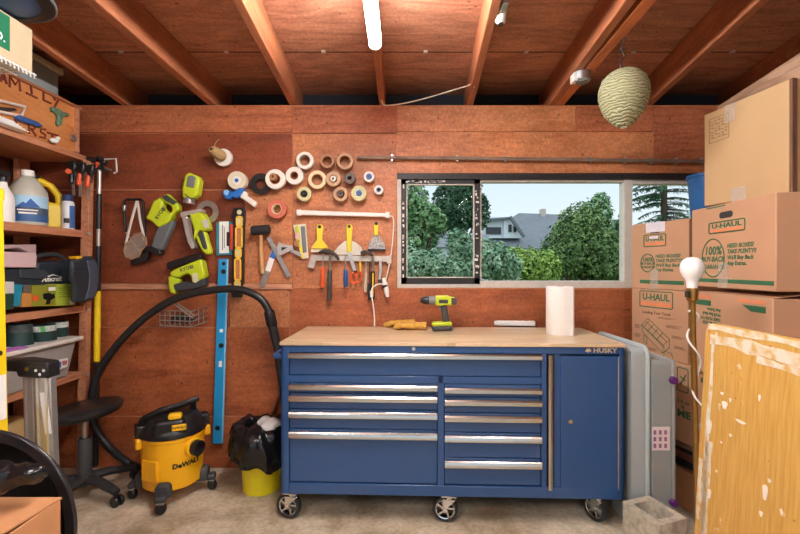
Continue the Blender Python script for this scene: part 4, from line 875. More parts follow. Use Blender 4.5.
# plug adaptor with cord running to the worktop
t = WT('extension_cord', 'white extension cord and plug hanging from the bar to the worktop', 'cord', 380, 300)
b = B(); b.tube([wall(383.4, 278, .05), wall(385.2, 284, .05), wall(386.6, 291, .05), wall(387.6, 297, .05)], [.012, .017, .018, .012], 12); b.build('plug', WHITE, t)
b = B(); b.tube([wall(384.8, 285, .05), wall(385.6, 287, .05)], .0195, 12); b.build('plug_band', BLACK, t)
e_ = Vector((wall(374.4, 300, .07).x, 2.765, TOPZ + .006))
b = B(); b.tube(smooth_path([wall(384.6, 284.6, .066), wall(379, 284, .075), wall(374, 286.4, .08), wall(371.6, 290.4, .078), wall(371.8, 296, .075), wall(373.6, 308, .07), e_ + Vector((0, 0, .05)), e_], 7), .0045, 8); b.build('cord', WHITE, t)
b = B(); b.tube([wall(371.4, 291, .078), wall(371.8, 297, .075)], .011, 10); b.build('connector', WHITE, t)
# ================================================================ SHELVES AND WHAT STANDS ON THEM
XF = -2.06                                   # front edge of the shelf boards
shelf = thing('bookcase_shelf', 'built wooden shelving unit along the side wall full of garage supplies', 'shelving', (-2.28, 2.2, 0))
for z, y1, th in ((2.07, 2.76, .03), (1.585, 2.735, .04), (1.10, 2.72, .036), (.68, 2.70, .036)):
    b = B(); b.bx(XL + .002, XF, 1.5, y1, z - th, z); b.build('shelf', SHELF_W, shelf, bevel=.002)
    b = B(); b.bx(XF, XF + .018, 1.5, y1, z - th - .004, z + .001); b.build('shelf_edging', SHELF_W, shelf, bevel=.002)
b = B(); b.bar((-2.055, 2.715, 0), (-2.03, 2.735, 2.05), .05, .04, up=(0, 1, 0)); b.build('upright', SHELF_W, shelf, bevel=.002)
b = B(); b.bar((-2.44, 2.71, 0), (-2.44, 2.71, 2.04), .09, .03, up=(1, 0, 0)); b.build('upright', SHELF_W, shelf, bevel=.002)
b = B(); b.bar((-2.04, 1.53, 0), (-2.04, 1.53, 2.04), .05, .04, up=(1, 0, 0)); b.build('upright', SHELF_W, shelf, bevel=.002)
b = B(); b.bx(XL + .001, XL + .012, 1.5, 2.7, .3, 2.04); b.build('back_board', plain('dark_red_back_board', (104, 54, 40), .6, var=.2, scale=4), shelf)
for z in (1.585, 1.10, .68):
    b = B(); p = Vector((-2.028 + z * .012, 2.70, z - .02)); b.cyl(p, p + Vector((.02, -.012, 0)), .008, n=10); b.build('screw', STEEL, shelf)
# FAMILY FIRST cabinet on the top shelf
ZC = 2.071; XC = -2.045; Y0c, Y1c = 1.72, 2.665
t = thing('wooden_cabinet', 'wooden box front reading FAMILY FIRST on the top shelf', 'cabinet', (-2.27, 2.2, ZC))
b = B(); b.bx(XL + .01, XC - .016, Y0c, Y1c, ZC, 2.352); b.build('body', CAB_W, t)
b = B(); b.bx(XL + .01, XC + .014, Y0c, Y1c + .02, 2.352, 2.368); b.build('top_board', RAFT, t, bevel=.002)
b = B(); b.bx(XC - .016, XC, Y0c, Y1c - .03, ZC + .002, 2.351); pn_ = b.build('front_panel', CAB_W, t)
b = B(); b.bx(XC - .016, XC + .012, Y1c - .03, Y1c, ZC + .001, 2.352); b.build('end_stile', SHELF_W, t, bevel=.002)
FX = frame((XC, 0, 0), (0, 1, 0), (0, 0, 1), (1, 0, 0))
TWIG = plain('dark_red_twig_letters', (120, 48, 30), .7, var=.2)
def xz(px, py, X=XC): p = PX(px, py, X); return p.y, p.z
def letters(strokes, r=.0055):
    b = B()
    for st in strokes: b.tube([Vector((XC + .005,) + xz(x, y)) for x, y in st], r, 6)
    return b
zf = zm(0, 70, .1873)
L_ = [((-30, 20), (-30, -24)), ((-30, -24), (-8, -14)), ((-30, -2), (-12, 6)),                                  # F
      ((0, 60), (12, 12), (32, 76)), ((4, 44), (26, 54)),                                                        # A
      ((48, 92), (48, 34), (76, 78), (98, 48), (104, 114)),                                                      # M
      ((146, 74), (172, 84)), ((160, 80), (166, 128)), ((136, 122), (194, 150)),                                 # I
      ((228, 104), (228, 160)), ((228, 160), (268, 178)),                                                        # L
      ((272, 126), (292, 162)), ((314, 150), (284, 204))]                                                        # Y
L2 = [((76, 250), (82, 300)), ((148, 276), (152, 340)), ((152, 282), (182, 296), (178, 316), (152, 312)), ((162, 314), (188, 352)),
      ((240, 318), (214, 316), (212, 330), (238, 346), (236, 364), (208, 356)), ((250, 334), (306, 350)), ((276, 344), (276, 386))]
groups_ = ([0, 1, 2], [3, 4], [5], [6, 7, 8], [9, 10], [11, 12]), ([0], [1, 2, 3], [4], [5, 6])
for sets, src in zip(groups_, (L_, L2)):
    for g_ in sets: letters([zf(*src[i]) for i in g_]).build('twig_letter', TWIG, pn_)
b = B(); y_, z_ = xz(71.5, 138); b.cyl((XC, y_, z_), (XC + .02, y_, z_), .016, .02, 16); b.build('knob', STEEL, t)
# small things hooked on the cabinet front
t = thing('fish_lure', 'green fish shaped ornament fixed under the letter Y', 'ornament', Vector((XC,) + xz(58, 122)))
b = B(); b.prism([xz(x, y) for x, y in zf((262, 196), (300, 206), (318, 222), (352, 232), (350, 246), (324, 248), (318, 270), (314, 296), (300, 302), (290, 286), (296, 250), (284, 232), (262, 222))], 0, .022, FX); b.build('ornament_body', plain('mottled_green', (96, 122, 96), .5, var=.4, scale=60), t, bevel=.005)
t = thing('marker_pen', 'fat blue pen lying across the cabinet front', 'pen', Vector((XC,) + xz(26, 121)))
a, c = Vector((XC + .016,) + xz(13, 117)), Vector((XC + .016,) + xz(39, 126)); b = B(); b.tube([a, a.lerp(c, .1), a.lerp(c, .8), c], [.012, .017, .015, .006], 12); b.build('barrel', plain('slate_blue', (58, 92, 150), .4), t)
t = thing('wire_frame_holder', 'pale rectangular frame stuck on the cabinet front beside the pen', 'frame', Vector((XC,) + xz(10, 112)))
b = B(); b.tube([Vector((XC + .014,) + xz(x, y)) for x, y in zf((-30, 160), (118, 196), (100, 246), (-30, 220))], .009, 8, closed=True); b.build('frame_rim', plain('pinkish_white', (224, 204, 190), .5), t)
b = B(); b.prism([xz(x, y) for x, y in zf((-10, 196), (70, 204), (84, 216), (40, 222), (-8, 214))], .001, .01, FX); b.build('dark_insert', IRON, t)
t = thing('paper_stack', 'stack of white papers on the top shelf in front of the cabinet', 'papers', (XC + .02, 2.12, ZC))
b = B()
for i in range(5): b.box((XC + .03, 2.07 - .01 * i, ZC + .003 + .006 * i), (.055, .36 - .02 * i, .0045))
b.build('sheets', PAPER, t)
t = thing('white_bird_ornament', 'small white ornament on the top shelf below the letter T', 'ornament', (XC + .03, 2.45, ZC))
b = B(); b.ell((XC + .028, 2.45, ZC + .016), (.018, .03, .016)); b.ell((XC + .03, 2.475, ZC + .036), (.012, .013, .013)); b.build('ornament_body', WHITE, t, fuse=.003)
# on top of the cabinet
GREYT = plain('grey_tub_plastic', (150, 156, 154), .4, var=.04)
t = thing('storage_tub', 'grey plastic tub with pale rim up under the rafters', 'storage tub', (-2.27, 2.48, 2.368))
b = B(); b.prism(rrect(-2.42, 2.30, -2.10, 2.60, .03), 2.369, 2.54); b.build('tub_body', GREYT, t, bevel=.006)
b = B(); b.prism(rrect(-2.435, 2.285, -2.085, 2.625, .035), 2.54, 2.575); b.build('rim', plain('cream_rim', (206, 192, 164), .5), t, bevel=.008)
t = thing('wire_ledge', 'white wire ledge jutting from the cabinet front under the cream carton', 'wire shelf', (-1.84, 1.79, 2.196))
b = B()
for i in range(9): b.tube([(XC + .001, 1.70 + i * .019, 2.204), (-1.615, 1.70 + i * .019, 2.204), (-1.612, 1.70 + i * .019, 2.18)], .003, 6)
for x in (-2.0, -1.85, -1.7, -1.615): b.tube([(x, 1.69, 2.2), (x, 1.862, 2.2)], .004, 6)
b.build('wires', WHITE, t)
t = thing('white_carton', 'cream carton with green panel up beside the cabinet and saucer', 'carton', (-1.8, 1.7, 2.209))
b = B(); b.bx(-1.96, -1.622, 1.44, 1.854, 2.209, 2.396); b.build('box_body', plain('cream_card', (204, 182, 146), .7, var=.04), t, bevel=.003)
b = B(); b.bx(-1.6219, -1.6209, 1.46, 1.745, 2.245, 2.388); gp_ = b.build('green_panel', plain('green_print', (26, 116, 78), .6), t)
Fx2 = frame((-1.6208, 0, 0), (0, 1, 0), (0, 0, 1), (1, 0, 0)); b = B()
b.text('O.', .05, Fx2 @ Matrix.Translation((1.70, 2.287, 0)), .0004, bold=.02); b.text('S', .05, Fx2 @ Matrix.Translation((1.69, 2.36, 0)), .0004, bold=.02); b.build('lettering', PAPER, gp_)
# round blue saucer under the rafters
t = thing('snow_saucer', 'round blue saucer with black rim hung under the rafters', 'saucer', (-1.61, 1.63, 2.402))
M = Matrix.Translation((-1.61, 1.63, 2.402))
b = B(); b.lathe([(.0, -.0), (.12, .004), (.165, .012), (.165, .018), (.0, .01)], M, 40, cap=False); b.build('dish', plain('dusty_blue', (52, 84, 136), .5, var=.1, scale=6), t)
b = B(); b.lathe([(.165, .008), (.2, .012), (.212, .02), (.212, .03), (.165, .022)], M, 48, closed=True); b.build('rim', BLACK, t)
b = B(); b.lathe([(.2122, .018), (.218, .02), (.218, .03), (.2122, .03)], M, 48, closed=True); b.build('edge_band', GREYP, t)
b = B(); b.tube([(-1.8, 1.63, 2.40), (-1.8, 1.63, 2.62)], .004, 6); b.tube([(-1.42, 1.63, 2.40), (-1.42, 1.63, 2.62)], .004, 6); b.build('hanger_wire', IRON, t)

# shelf at eye level: bottles
def bottle(name, label, c, prof, mat, cap=None, group=None):
    t = thing(name, label, 'bottle', c, group); b = B(); b.lathe(prof, Matrix.Translation(c), 28); o = b.build('bottle_body', mat, t)
    if cap: b = B(); b.lathe(cap[0], Matrix.Translation(c), 20); b.build('cap', cap[1], t)
    return t
Z2 = 1.586
JUG = plain('milky_jug_plastic', (212, 208, 192), .35, var=.05, trans=.25)
c = Vector((-2.145, 2.42, Z2)); t = bottle('antifreeze_jug', 'translucent jug with blue mountain label between white and yellow bottles', c,
   [(.07, 0), (.09, .004), (.093, .02), (.093, .17), (.088, .2), (.06, .25), (.034, .28), (.028, .284), (.028, .292)], JUG, ([(.03, .288), (.03, .316), (.028, .32)], WHITE))
d = Vector((-c.x, -c.y, 0)).normalized(); rt = Vector((-d.y, d.x, 0))
def curved_label(t, c, d, R, z0, z1, half, mat, name='label', n=10):
    a0 = math.atan2(d.y, d.x); vs = []; fs = []
    for i in range(n + 1):
        a = a0 - half + 2 * half * i / n
        for r, z in ((R, z0), (R, z1), (R + .0012, z0), (R + .0012, z1)): vs.append((c.x + r * cos(a), c.y + r * sin(a), c.z + z))
    for i in range(n):
        o = 4 * i; q = o + 4; fs += [(o + 2, q + 2, q + 3, o + 3), (o, o + 1, q + 1, q), (o, q, q + 2, o + 2), (o + 1, o + 3, q + 3, q + 1)]
    fs += [(0, 2, 3, 1), (4 * n, 4 * n + 1, 4 * n + 3, 4 * n + 2)]
    b = B(); b.add(vs, fs); return b.build(name, mat, t)
curved_label(t, c, d, .0936, .02, .06, 1.2, plain('label_navy', (52, 92, 142), .5)); curved_label(t, c, d, .0936, .06, .10, 1.2, plain('label_slate', (66, 82, 100), .5, var=.5, scale=50)); lb_ = curved_label(t, c, d, .0936, .10, .165, 1.2, plain('label_sky', (168, 208, 232), .5))
b = B(); Lm = frame(c + d * .0952, rt, (0, 0, 1), d); b.prism([(-.05, .1), (-.02, .128), (-.008, .12), (.012, .15), (.03, .128), (.055, .1)], 0, .0015, Lm); b.build('mountain', plain('mountain_blue', (34, 86, 160), .5), t)
b = B(); b.box((.0, .083, .001), (.09, .007, .0015), Lm); b.box((.0, .066, .001), (.08, .009, .0015), Lm); b.build('label_bars', PAPER, t)
# white spray bottle
c = Vector((-2.14, 2.262, Z2)); t = bottle('spray_bottle', 'white spray bottle with black trigger beside the yellow ladder', c, [(.045, 0), (.05, .006), (.05, .12), (.046, .15), (.022, .2), (.018, .225)], WHITE)
b = B(); b.cyl(c + Vector((0, 0, .22)), c + Vector((0, 0, .25)), .02, n=14); b.box(c + Vector((0, -.012, .268)), (.026, .09, .034)); b.box(c + Vector((0, -.035, .235)), (.014, .014, .05)); b.build('trigger_head', BLACK, t, bevel=.004)
# yellow jug with grip hole
YJ = plain('yellow_jug', (244, 208, 34), .35, var=.03)
c = Vector((-2.225, 2.63, Z2)); d = Vector((-c.x, -c.y, 0)).normalized(); rt = Vector((-d.y, d.x, 0)); J = frame(c, rt, (0, 0, 1.2), d)
t = thing('yellow_jug', 'yellow jug with slanted handle hole beside the spray can', 'jug', c)
out = [(-.085, .004), (.085, .004), (.092, .02), (.092, .15), (.078, .2), (.045, .235), (-.01, .25), (-.035, .256), (-.085, .23), (-.09, .02)]
b = B(); b.prism([(-.09, .004), (.092, .004), (.094, .13), (.02, .14), (-.02, .19), (-.03, .255), (-.075, .25), (-.09, .2)], -.05, .05, J); b.build('jug_body', YJ, t, bevel=.014, seg=3)
b = B(); b.tube([J @ Vector(p) for p in ((-.05, .24, 0), (-.02, .25, 0), (.03, .228, 0), (.068, .18, 0), (.075, .11, 0))], [.022, .021, .02, .02, .022], 12); b.build('grip', YJ, t)
b = B(); b.cyl(J @ Vector((-.052, .25, 0)), J @ Vector((-.052, .28, 0)), .024, n=18); b.build('cap', BLACK, t)
# spray can
c = Vector((-2.105, 2.662, Z2)); t = bottle('spray_can', 'white and blue spray can at the end of the eye level shelf', c, [(.033, 0), (.035, .003), (.035, .165), (.03, .178), (.02, .184)], plain('can_white', (226, 228, 230), .3), ([(.027, .18), (.029, .184), (.029, .215), (.024, .222), (.01, .224)], plain('can_cap_blue', (42, 66, 118), .4)))
d = Vector((-c.x, -c.y, 0)).normalized(); rt2 = Vector((-d.y, d.x, 0)); curved_label(t, c, (d + rt2 * 1.3).normalized(), .0352, .01, .15, .7, plain('can_blue', (64, 104, 168), .4)); curved_label(t, c, (d - rt2 * .2).normalized(), .0353, .04, .07, .4, IRON)
# clamps hanging from the shelf end
def clamp(label, x, y, z, tilt, grip):
    t = thing('bar_clamp', label, 'clamp', (x, y, z), 'bar clamps hung at the shelf end')
    T = Matrix.Translation((x, y, z)) @ Matrix.Rotation(radians(tilt), 4, 'Y') @ Matrix.Scale(.8, 4)
    b = B(T); b.bx(-.01, .01, -.003, .003, -.24, .02); b.build('bar', STEEL, t)
    b = B(T); b.prism([(-.03, .02), (.03, .03), (.036, -.02), (.022, -.06), (-.004, -.065), (-.03, -.02)], -.018, .018, frame((0, 0, 0), (1, 0, 0), (0, 0, 1), (0, -1, 0))); b.build('jaw', BLACK, t, bevel=.008)
    b = B(T); b.tube([(-.006, -.004, -.06), (-.004, -.008, -.1), (-.008, -.006, -.14), (-.012, -.004, -.152)], [.013, .017, .018, .01], 12); b.build('grip', grip, t)
    b = B(T); b.tube([(.018, -.006, -.05), (.03, -.01, -.085), (.024, -.01, -.12)], [.009, .008, .006], 8); b.build('trigger', BLACK, t)
clamp('orange gripped bar clamp hung closest to the spray can', -2.03, 2.60, 1.985, -3, BLACK)
clamp('orange gripped bar clamp in the middle of the hanging clamps', -1.985, 2.615, 1.98, 2, ORANGE)
clamp('orange gripped bar clamp hung against the shelf upright', -1.94, 2.63, 1.97, 4, ORANGE)
t_ = bpy.data.objects['bar_clamp']; t_['label'] = 'black bar clamp with orange button hung closest to the spray can'
p = Vector((-2.03, 2.578, 1.935)); b = B(); b.cyl(p, p + Vector((.006, -.016, 0)), .015, n=16); b.build('button', ORANGE, t_)
# pole pruner: tall yellow pole with black saw head
t = thing('pole_pruner', 'tall yellow and silver pole with black hooked head beside the shelves', 'pole tool', (-1.96, 2.7, 0))
A, Z_ = Vector((-1.986, 2.738, .05)), Vector((-1.958, 2.738, 2.05))
def on(py): # point of the pole at picture height
    z = CZ - (py - 267) * 2.735 / F; f = (z - A.z) / (Z_.z - A.z); return A.lerp(Z_, f)
for nm, y0, y1, r, m_ in (('silver_tube', 172, 196, .0125, ALU), ('grip', 194, 229, .0165, BLACK), ('silver_tube', 228, 247, .0125, ALU), ('grip', 246, 292, .017, BLACK), ('yellow_pole', 291, 362, .018, YELF), ('black_foot', 361, 466, .018, BLACK)):
    b = B(); b.tube([on(y0), on(y1)], r, 14); b.build(nm, m_, t)
h = on(172)
b = B(); b.tube([h, h + Vector((0, 0, .02)), h + Vector((.02, 0, .03)), h + Vector((.09, -.02, .01))], [.013, .014, .012, .006], 10); b.build('blade_hook', STEEL, t)
b = B(); b.bar(h + Vector((-.07, -.01, .085)), h + Vector((.05, -.01, .06)), .03, .03); b.bar(h + Vector((.0, -.01, .015)), h + Vector((.01, -.01, .1)), .035, .03); b.bar(h + Vector((-.0, -.012, .06)), h + Vector((.06, -.012, -.015)), .022, .02); b.build('cutting_head', BLACK, t, bevel=.006)
b = B(); b.tube([h + Vector((.04, -.01, .08)), h + Vector((.115, -.01, .085)), h + Vector((.12, -.01, -.0)), h + Vector((.1, -.01, -.01))], .0055, 8); b.build('cord_bracket', plain('pale_bracket', (200, 196, 188), .4), t)
b = B(); b.cyl(h + Vector((.005, -.028, .05)), h + Vector((.005, -.02, .05)), .012, n=12); b.bar(h + Vector((.0, -.027, .02)), h + Vector((.008, -.027, .045)), .014, .004); b.build('orange_bolt', ORANGE, t)

# shelf with the black tool case
Z3 = 1.101
CASE = plain('charcoal_case', (44, 50, 58), .5, var=.08)
t = thing('tool_case', 'big charcoal plastic tool case with rounded end jutting past the shelf', 'tool case', (-2.05, 2.42, Z3))
K = frame((0, 0, 0), (0, 1, 0), (0, 0, 1), (1, 0, 0))   # local x = along the shelf, y = up
XB = -2.1
XL_ = -1.93
def kp(px, py, X=XB): p = PX(px, py, X); return p.y, p.z
zc5 = zm(0, 235, .1685)
b = B(); b.prism([kp(x, y) for x, y in zc5((-40, 198), (226, 198), (232, 160), (430, 150), (440, 392), (-40, 420))], XB - .16, XB - .005); b.prism([kp(x, y, -1.97) for x, y in zc5((495, 150), (522, 150), (526, 200), (526, 330), (520, 372), (498, 380))], -2.2, XL_ - .034); b.v = [K @ v for v in b.v]; b.build('case_body', CASE, t, bevel=.012)
b = B(); b.prism([kp(x, y, XL_) for x, y in zc5((428, 150), (500, 128), (560, 124), (586, 160), (596, 230), (590, 330), (566, 384), (500, 400), (446, 402), (446, 290), (434, 270))], XL_ - .035, XL_); b.v = [K @ v for v in b.v]; b.build('rounded_end', CASE, t, bevel=.02, seg=3)
b = B(); b.prism([kp(x, y, XL_) for x, y in zc5((510, 150), (556, 146), (572, 180), (580, 240), (572, 320), (548, 372), (500, 386), (520, 320), (528, 240))], XL_ - .002, XL_ + .008); b.v = [K @ v for v in b.v]; b.build('end_pad', plain('slate_pad', (70, 80, 92), .5), t, bevel=.006)
b = B(); b.tube(smooth_path([Vector((XB - .07,) + kp(x, y)) for x, y in zc5((230, 168), (270, 136), (330, 118), (400, 118), (450, 150))], 6), .014, 10); b.build('handle', DARKG, t)
b = B(); b.prism([kp(x, y, XL_) for x, y in zc5((452, 128), (480, 124), (492, 136), (460, 144))], XL_ - .05, XL_ + .004); b.v = [K @ v for v in b.v]; b.build('yellow_latch', YEL, t, bevel=.003)
b = B(); b.prism([kp(x, y) for x, y in zc5((110, 200), (262, 204), (290, 232), (262, 262), (118, 258))], XB - .006, XB + .004); b.v = [K @ v for v in b.v]; b.build('recess_panel', plain('recess_panel', (60, 66, 74), .5), t, bevel=.004)
b = B(); y_, z_ = kp(312 * .1685, 235 + 262 * .1685); b.text('Amcraft', .043, frame((XB - .004, y_, z_), (0, 1, 0), (0, 0, 1), (1, 0, 0)), .001, bold=.02, shear=.3)
b.prism([kp(x, y) for x, y in zc5((286, 244), (318, 232), (352, 242), (346, 246), (318, 239), (292, 250))], XB - .005, XB - .003, K); b.build('lettering', PAPER, t)
b = B()
for y in (196, 222, 250, 276): b.prism([kp(x, yy, XL_) for x, yy in zc5((436, y), (504, y - 4), (504, y + 2), (436, y + 6))], XL_ - .002, XL_ + .006, K)
b.build('end_ribs', CASE, t)
# pink box on the case
t = thing('pink_box', 'pale pink plastic box lying on the tool case', 'box', (-2.0, 2.2, 1.37))
b = B(); b.prism([kp(x, y, -2.08) for x, y in zc5((-60, 96), (214, 104), (222, 128), (218, 196), (-60, 190))], -2.24, -2.08); b.v = [K @ v for v in b.v]; b.build('box_body', plain('pale_pink', (216, 186, 188), .5, var=.03), t, bevel=.006)
b = B(); b.prism([kp(x, y, -2.079) for x, y in zc5((-60, 60), (222, 56), (222, 126), (120, 76), (-60, 94))], -2.235, -2.084); b.v = [K @ v for v in b.v]; b.build('lid', plain('mauve_lid', (186, 158, 158), .5), t, bevel=.004)
# green tool carton
t = thing('green_carton', 'olive green tool carton standing in front of the tool case', 'carton', (-1.98, 2.4, Z3))
GX = -2.03
def fit(z, mat, nm, x0, x1, d0, d1, k=1):
    b = B(); b.prism([kp(x, y, GX) for x, y in z], GX - d0, GX + d1); b.v = [K @ v for v in b.v]; return b.build(nm, mat, t)
fit(zc5((190, 300), (444, 290), (444, 416), (190, 424)), plain('olive_print', (140, 142, 42), .6, var=.1), 'box_body', 0, 0, .062, 0)
fit(zc5((330, 292), (446, 289), (446, 416), (330, 420)), plain('lime_print', (170, 188, 60), .6, var=.04), 'lime_panel', 0, 0, .06, .001)
fit(zc5((254, 350), (290, 342), (310, 352), (320, 344), (326, 372), (300, 386), (296, 410), (270, 414), (276, 386), (258, 380)), BLACK, 'tool_picture', 0, 0, .05, .0016)
fit(zc5((288, 310), (328, 308), (328, 330), (288, 332)), PAPER, 'white_label', 0, 0, .05, .0016)
fit(zc5((414, 376), (438, 374), (438, 412), (414, 414)), PAPER, 'white_label', 0, 0, .05, .0018)
b = B(); y_, z_ = kp(386 * .1685, 235 + 326 * .1685, GX)
for i in range(5): b.box((GX + .0014, y_, z_ + .012 - .013 * i), (.0008, .1 - .02 * (i % 2), .004))
b.build('small_print', plain('dark_olive', (110, 122, 40), .6), t)
c = Vector((GX + .002,) + kp(208 * .1685, 235 + 374 * .1685, GX)); b = B(); b.cyl(c, c + Vector((.001, 0, 0)), .018, n=20); b.build('orange_spot', ORANGE, t)
t = thing('orange_carton', 'small orange carton beside the green tool carton', 'carton', (GX - .03, 2.21, Z3))
fit(zc5((132, 344), (188, 340), (188, 424), (132, 428)), plain('orange_card', (196, 136, 66), .6), 'box_body', 0, 0, .06, 0)
t = thing('white_cap_bottle', 'small bottle with silver cap behind the orange carton', 'bottle', (GX - .08, 2.2, Z3))
fit(zc5((140, 300), (182, 296), (186, 344), (138, 346)), STEEL, 'cap', 0, 0, .06, -.0)
fit(zc5((134, 340), (188, 338), (188, 424), (134, 428)), GREYP, 'bottle_body', 0, 0, .06, -.045)
t = thing('blue_bottle', 'teal blue bottle between the white topped jar and orange carton', 'bottle', (GX - .03, 2.13, Z3))
fit(zc5((84, 292), (134, 296), (118, 420), (82, 424)), plain('teal_blue', (28, 138, 164), .4), 'bottle_body', 0, 0, .06, 0)
t = thing('green_jar', 'dark green jar with white label next to the yellow ladder', 'jar', (GX - .03, 2.07, Z3))
fit(zc5((26, 346), (82, 344), (80, 440), (26, 446)), plain('bottle_green', (42, 72, 56), .4), 'jar_body', 0, 0, .062, 0)
fit(zc5((28, 276), (82, 278), (82, 346), (28, 348)), plain('jar_label', (206, 206, 196), .6, var=.08), 'white_label', 0, 0, .062, .001)

# low shelf: tub with lid, boots on it
Z4 = .681
t = thing('storage_tub', 'translucent grey tub with white lid on the low shelf', 'storage tub', (-2.2, 2.3, Z4))
BX = -2.0
TUBM = plain('cloudy_tub_plastic', (176, 172, 166), .35, var=.06, trans=.15)
zl = zm(0, 310, .1874)
def lp(pts, X=BX): return [kp(x, y, X) for x, y in zl(*pts)]
b = B(); y1 = kp(398 * .1874, 0, BX)[0]; z_top = kp(0 + 40, 310 + 226 * .1874, BX)[1]
b.add([(x, y, z) for z, dx in ((Z4 + .001, .03), (.895, 0)) for x, y in ((-2.44, 1.85), (BX - dx, 1.85), (BX - dx, 2.60 - dx), (-2.44, 2.60 - dx))], [(3, 2, 1, 0), (4, 5, 6, 7), (0, 1, 5, 4), (1, 2, 6, 5), (2, 3, 7, 6), (3, 0, 4, 7)])
b.build('tub_body', TUBM, t, bevel=.015, seg=3)
b = B(); b.prism(rrect(-2.46, 1.83, BX + .028, 2.645, .04), .895, .918); b.build('lid', plain('white_lid', (226, 222, 212), .45, var=.03), t, bevel=.007)
b = B(); b.prism(lp(((288, 270), (366, 256), (362, 302), (294, 326)), BX + .0), -.004, .0015, frame((BX - .004, 0, 0), (0, 1, 0), (0, 0, 1), (1, 0, 0))); b.build('label', PAPER, t)
b = B(); b.prism(lp(((300, 282), (330, 276), (328, 306), (302, 314)), BX), 0, .0008, frame((BX - .0024, 0, 0), (0, 1, 0), (0, 0, 1), (1, 0, 0))); b.build('blue_print', BLUE2, t)
b = B(); b.prism(lp(((334, 272), (360, 268), (358, 290), (336, 296)), BX), 0, .0008, frame((BX - .0024, 0, 0), (0, 1, 0), (0, 0, 1), (1, 0, 0))); b.build('red_print', plain('pale_red_print', (198, 110, 104), .5), t)
DG = plain('dark_green_card', (28, 58, 56), .55, var=.1); PRT = plain('pale_print', (196, 206, 200), .6, var=.3, scale=60); GRN = plain('bright_green_print', (84, 176, 96), .5)
def pot(label, pl, pu, X, stripe=None):
    (xa, ya), (xb, yb) = pl; (xc, yc), (xd, yd) = pu
    za, zb2 = zl((xa, ya), (xb, yb)), zl((xc, yc), (xd, yd)); X -= .05; a, c = kp(*za[0], X), kp(*za[1], X); e, f = kp(*zb2[0], X), kp(*zb2[1], X)
    y0 = (a[0] + c[0]) / 2; rb = (c[0] - a[0]) / 2 * .95; yt = (e[0] + f[0]) / 2; rt_ = (f[0] - e[0]) / 2; zt_ = (e[1] + f[1]) / 2; z0 = .9185
    t = thing('plant_pot', label, 'pot', (X, y0, z0), 'dark green pots on the tub lid'); X2 = X
    n = 28; vs = []; fs = []
    def ring(r, y, z): return [(X2 + r * cos(2 * pi * k / n), y + r * sin(2 * pi * k / n), z) for k in range(n)]
    def tub(f0, f1, grow, nm, m_, a0=None):
        rows = [(rb + (rt_ - rb) * q + grow, y0 + (yt - y0) * q, z0 + (zt_ - z0) * q) for q in (f0, f1)]
        if a0 is None: rows += [(rows[1][0] - .004, rows[1][1], rows[1][2]), (rows[0][0] - .004, rows[0][1], rows[0][2] + .004)]
        b = B(); vs = [];
        for r, y, z in rows: vs += ring(r, y, z)
        fs = [(i * n + k, i * n + (k + 1) % n, ((i + 1) % len(rows)) * n + (k + 1) % n, ((i + 1) % len(rows)) * n + k) for i in range(len(rows)) for k in range(n)]
        if f0 == 0: fs.append(tuple(range(n))[::-1])
        b.add(vs, fs); return b.build(nm, m_, t)
    tub(0, 1, 0, 'pot_body', DG); tub(.62, .97, .0012, 'printed_band', PRT if stripe != 'none' else plain('dark_band', (60, 70, 70), .6, var=.5, scale=50))
    if stripe == 'green':
        d = Vector((1, -.95, 0)).normalized(); b = B()
        for q0, q1 in ((.62, .97),):
            p = Vector((X2, y0 + (yt - y0) * q0, z0 + (zt_ - z0) * q0)) + d * (rb + (rt_ - rb) * q0 + .002); q = Vector((X2, y0 + (yt - y0) * q1, z0 + (zt_ - z0) * q1)) + d * (rb + (rt_ - rb) * q1 + .002)
            b.bar(p, q, .02, .003, up=d)
        b.build('green_stripe', GRN, t)
pot('dark green pot nearest the yellow ladder on the tub lid', ((44, 212), (160, 208)), ((60, 76), (150, 72)), -2.06, 'none')
pot('dark green pot with pale band and green stripe, middle of the three', ((178, 210), (282, 202)), ((160, 92), (270, 66)), -2.05, 'green')
pot('smallest dark green pot standing by the shelf upright', ((290, 194), (352, 186)), ((272, 66), (344, 56)), -2.07)
t = thing('purple_packet', 'small purple packet lying on the tub lid edge', 'packet', (-1.99, 2.16, .918))
b = B(); b.bx(-2.04, -1.985, 2.1, 2.24, .9185, .929); b.build('packet_body', plain('lilac', (178, 110, 190), .5), t, bevel=.003)
# under the low shelf
t = thing('garden_soil_bag', 'tan paper sack with red label under the low shelf', 'sack', (-2.16, 2.5, 0))
b = B(); b.add([(x, y, z) for z, s in ((.0, .8), (.05, 1), (.3, 1), (.42, .8), (.47, .3)) for x, y in ((-2.34 + -.12 * s, 2.48 - .15 * s), (-2.3 + .12 * s, 2.48 - .15 * s), (-2.3 + .12 * s, 2.48 + .15 * s), (-2.34 - .12 * s, 2.48 + .15 * s))],
    [(3, 2, 1, 0), (16, 17, 18, 19)] + [(4 * i + k, 4 * i + (k + 1) % 4, 4 * i + 4 + (k + 1) % 4, 4 * i + 4 + k) for i in range(4) for k in range(4)])
b.build('sack_body', plain('tan_sack', (196, 168, 112), .7, var=.15, scale=8), t, sub=2)
b = B(); b.box((-2.19, 2.43, .2), (.006, .11, .09)); b.build('red_label', RED, t)
t = thing('white_bag', 'white plastic bag crumpled under the low shelf', 'bag', (-2.2, 2.15, .39))
b = B()
for i in range(9): b.ell((-2.2 + .06 * cos(i * 2.1), 2.12 + .1 * sin(i * 1.7), .47 + .025 * sin(i)), (.09, .1, .05), 10, 6)
b.build('bag_body', WHITE, t, fuse=.012)
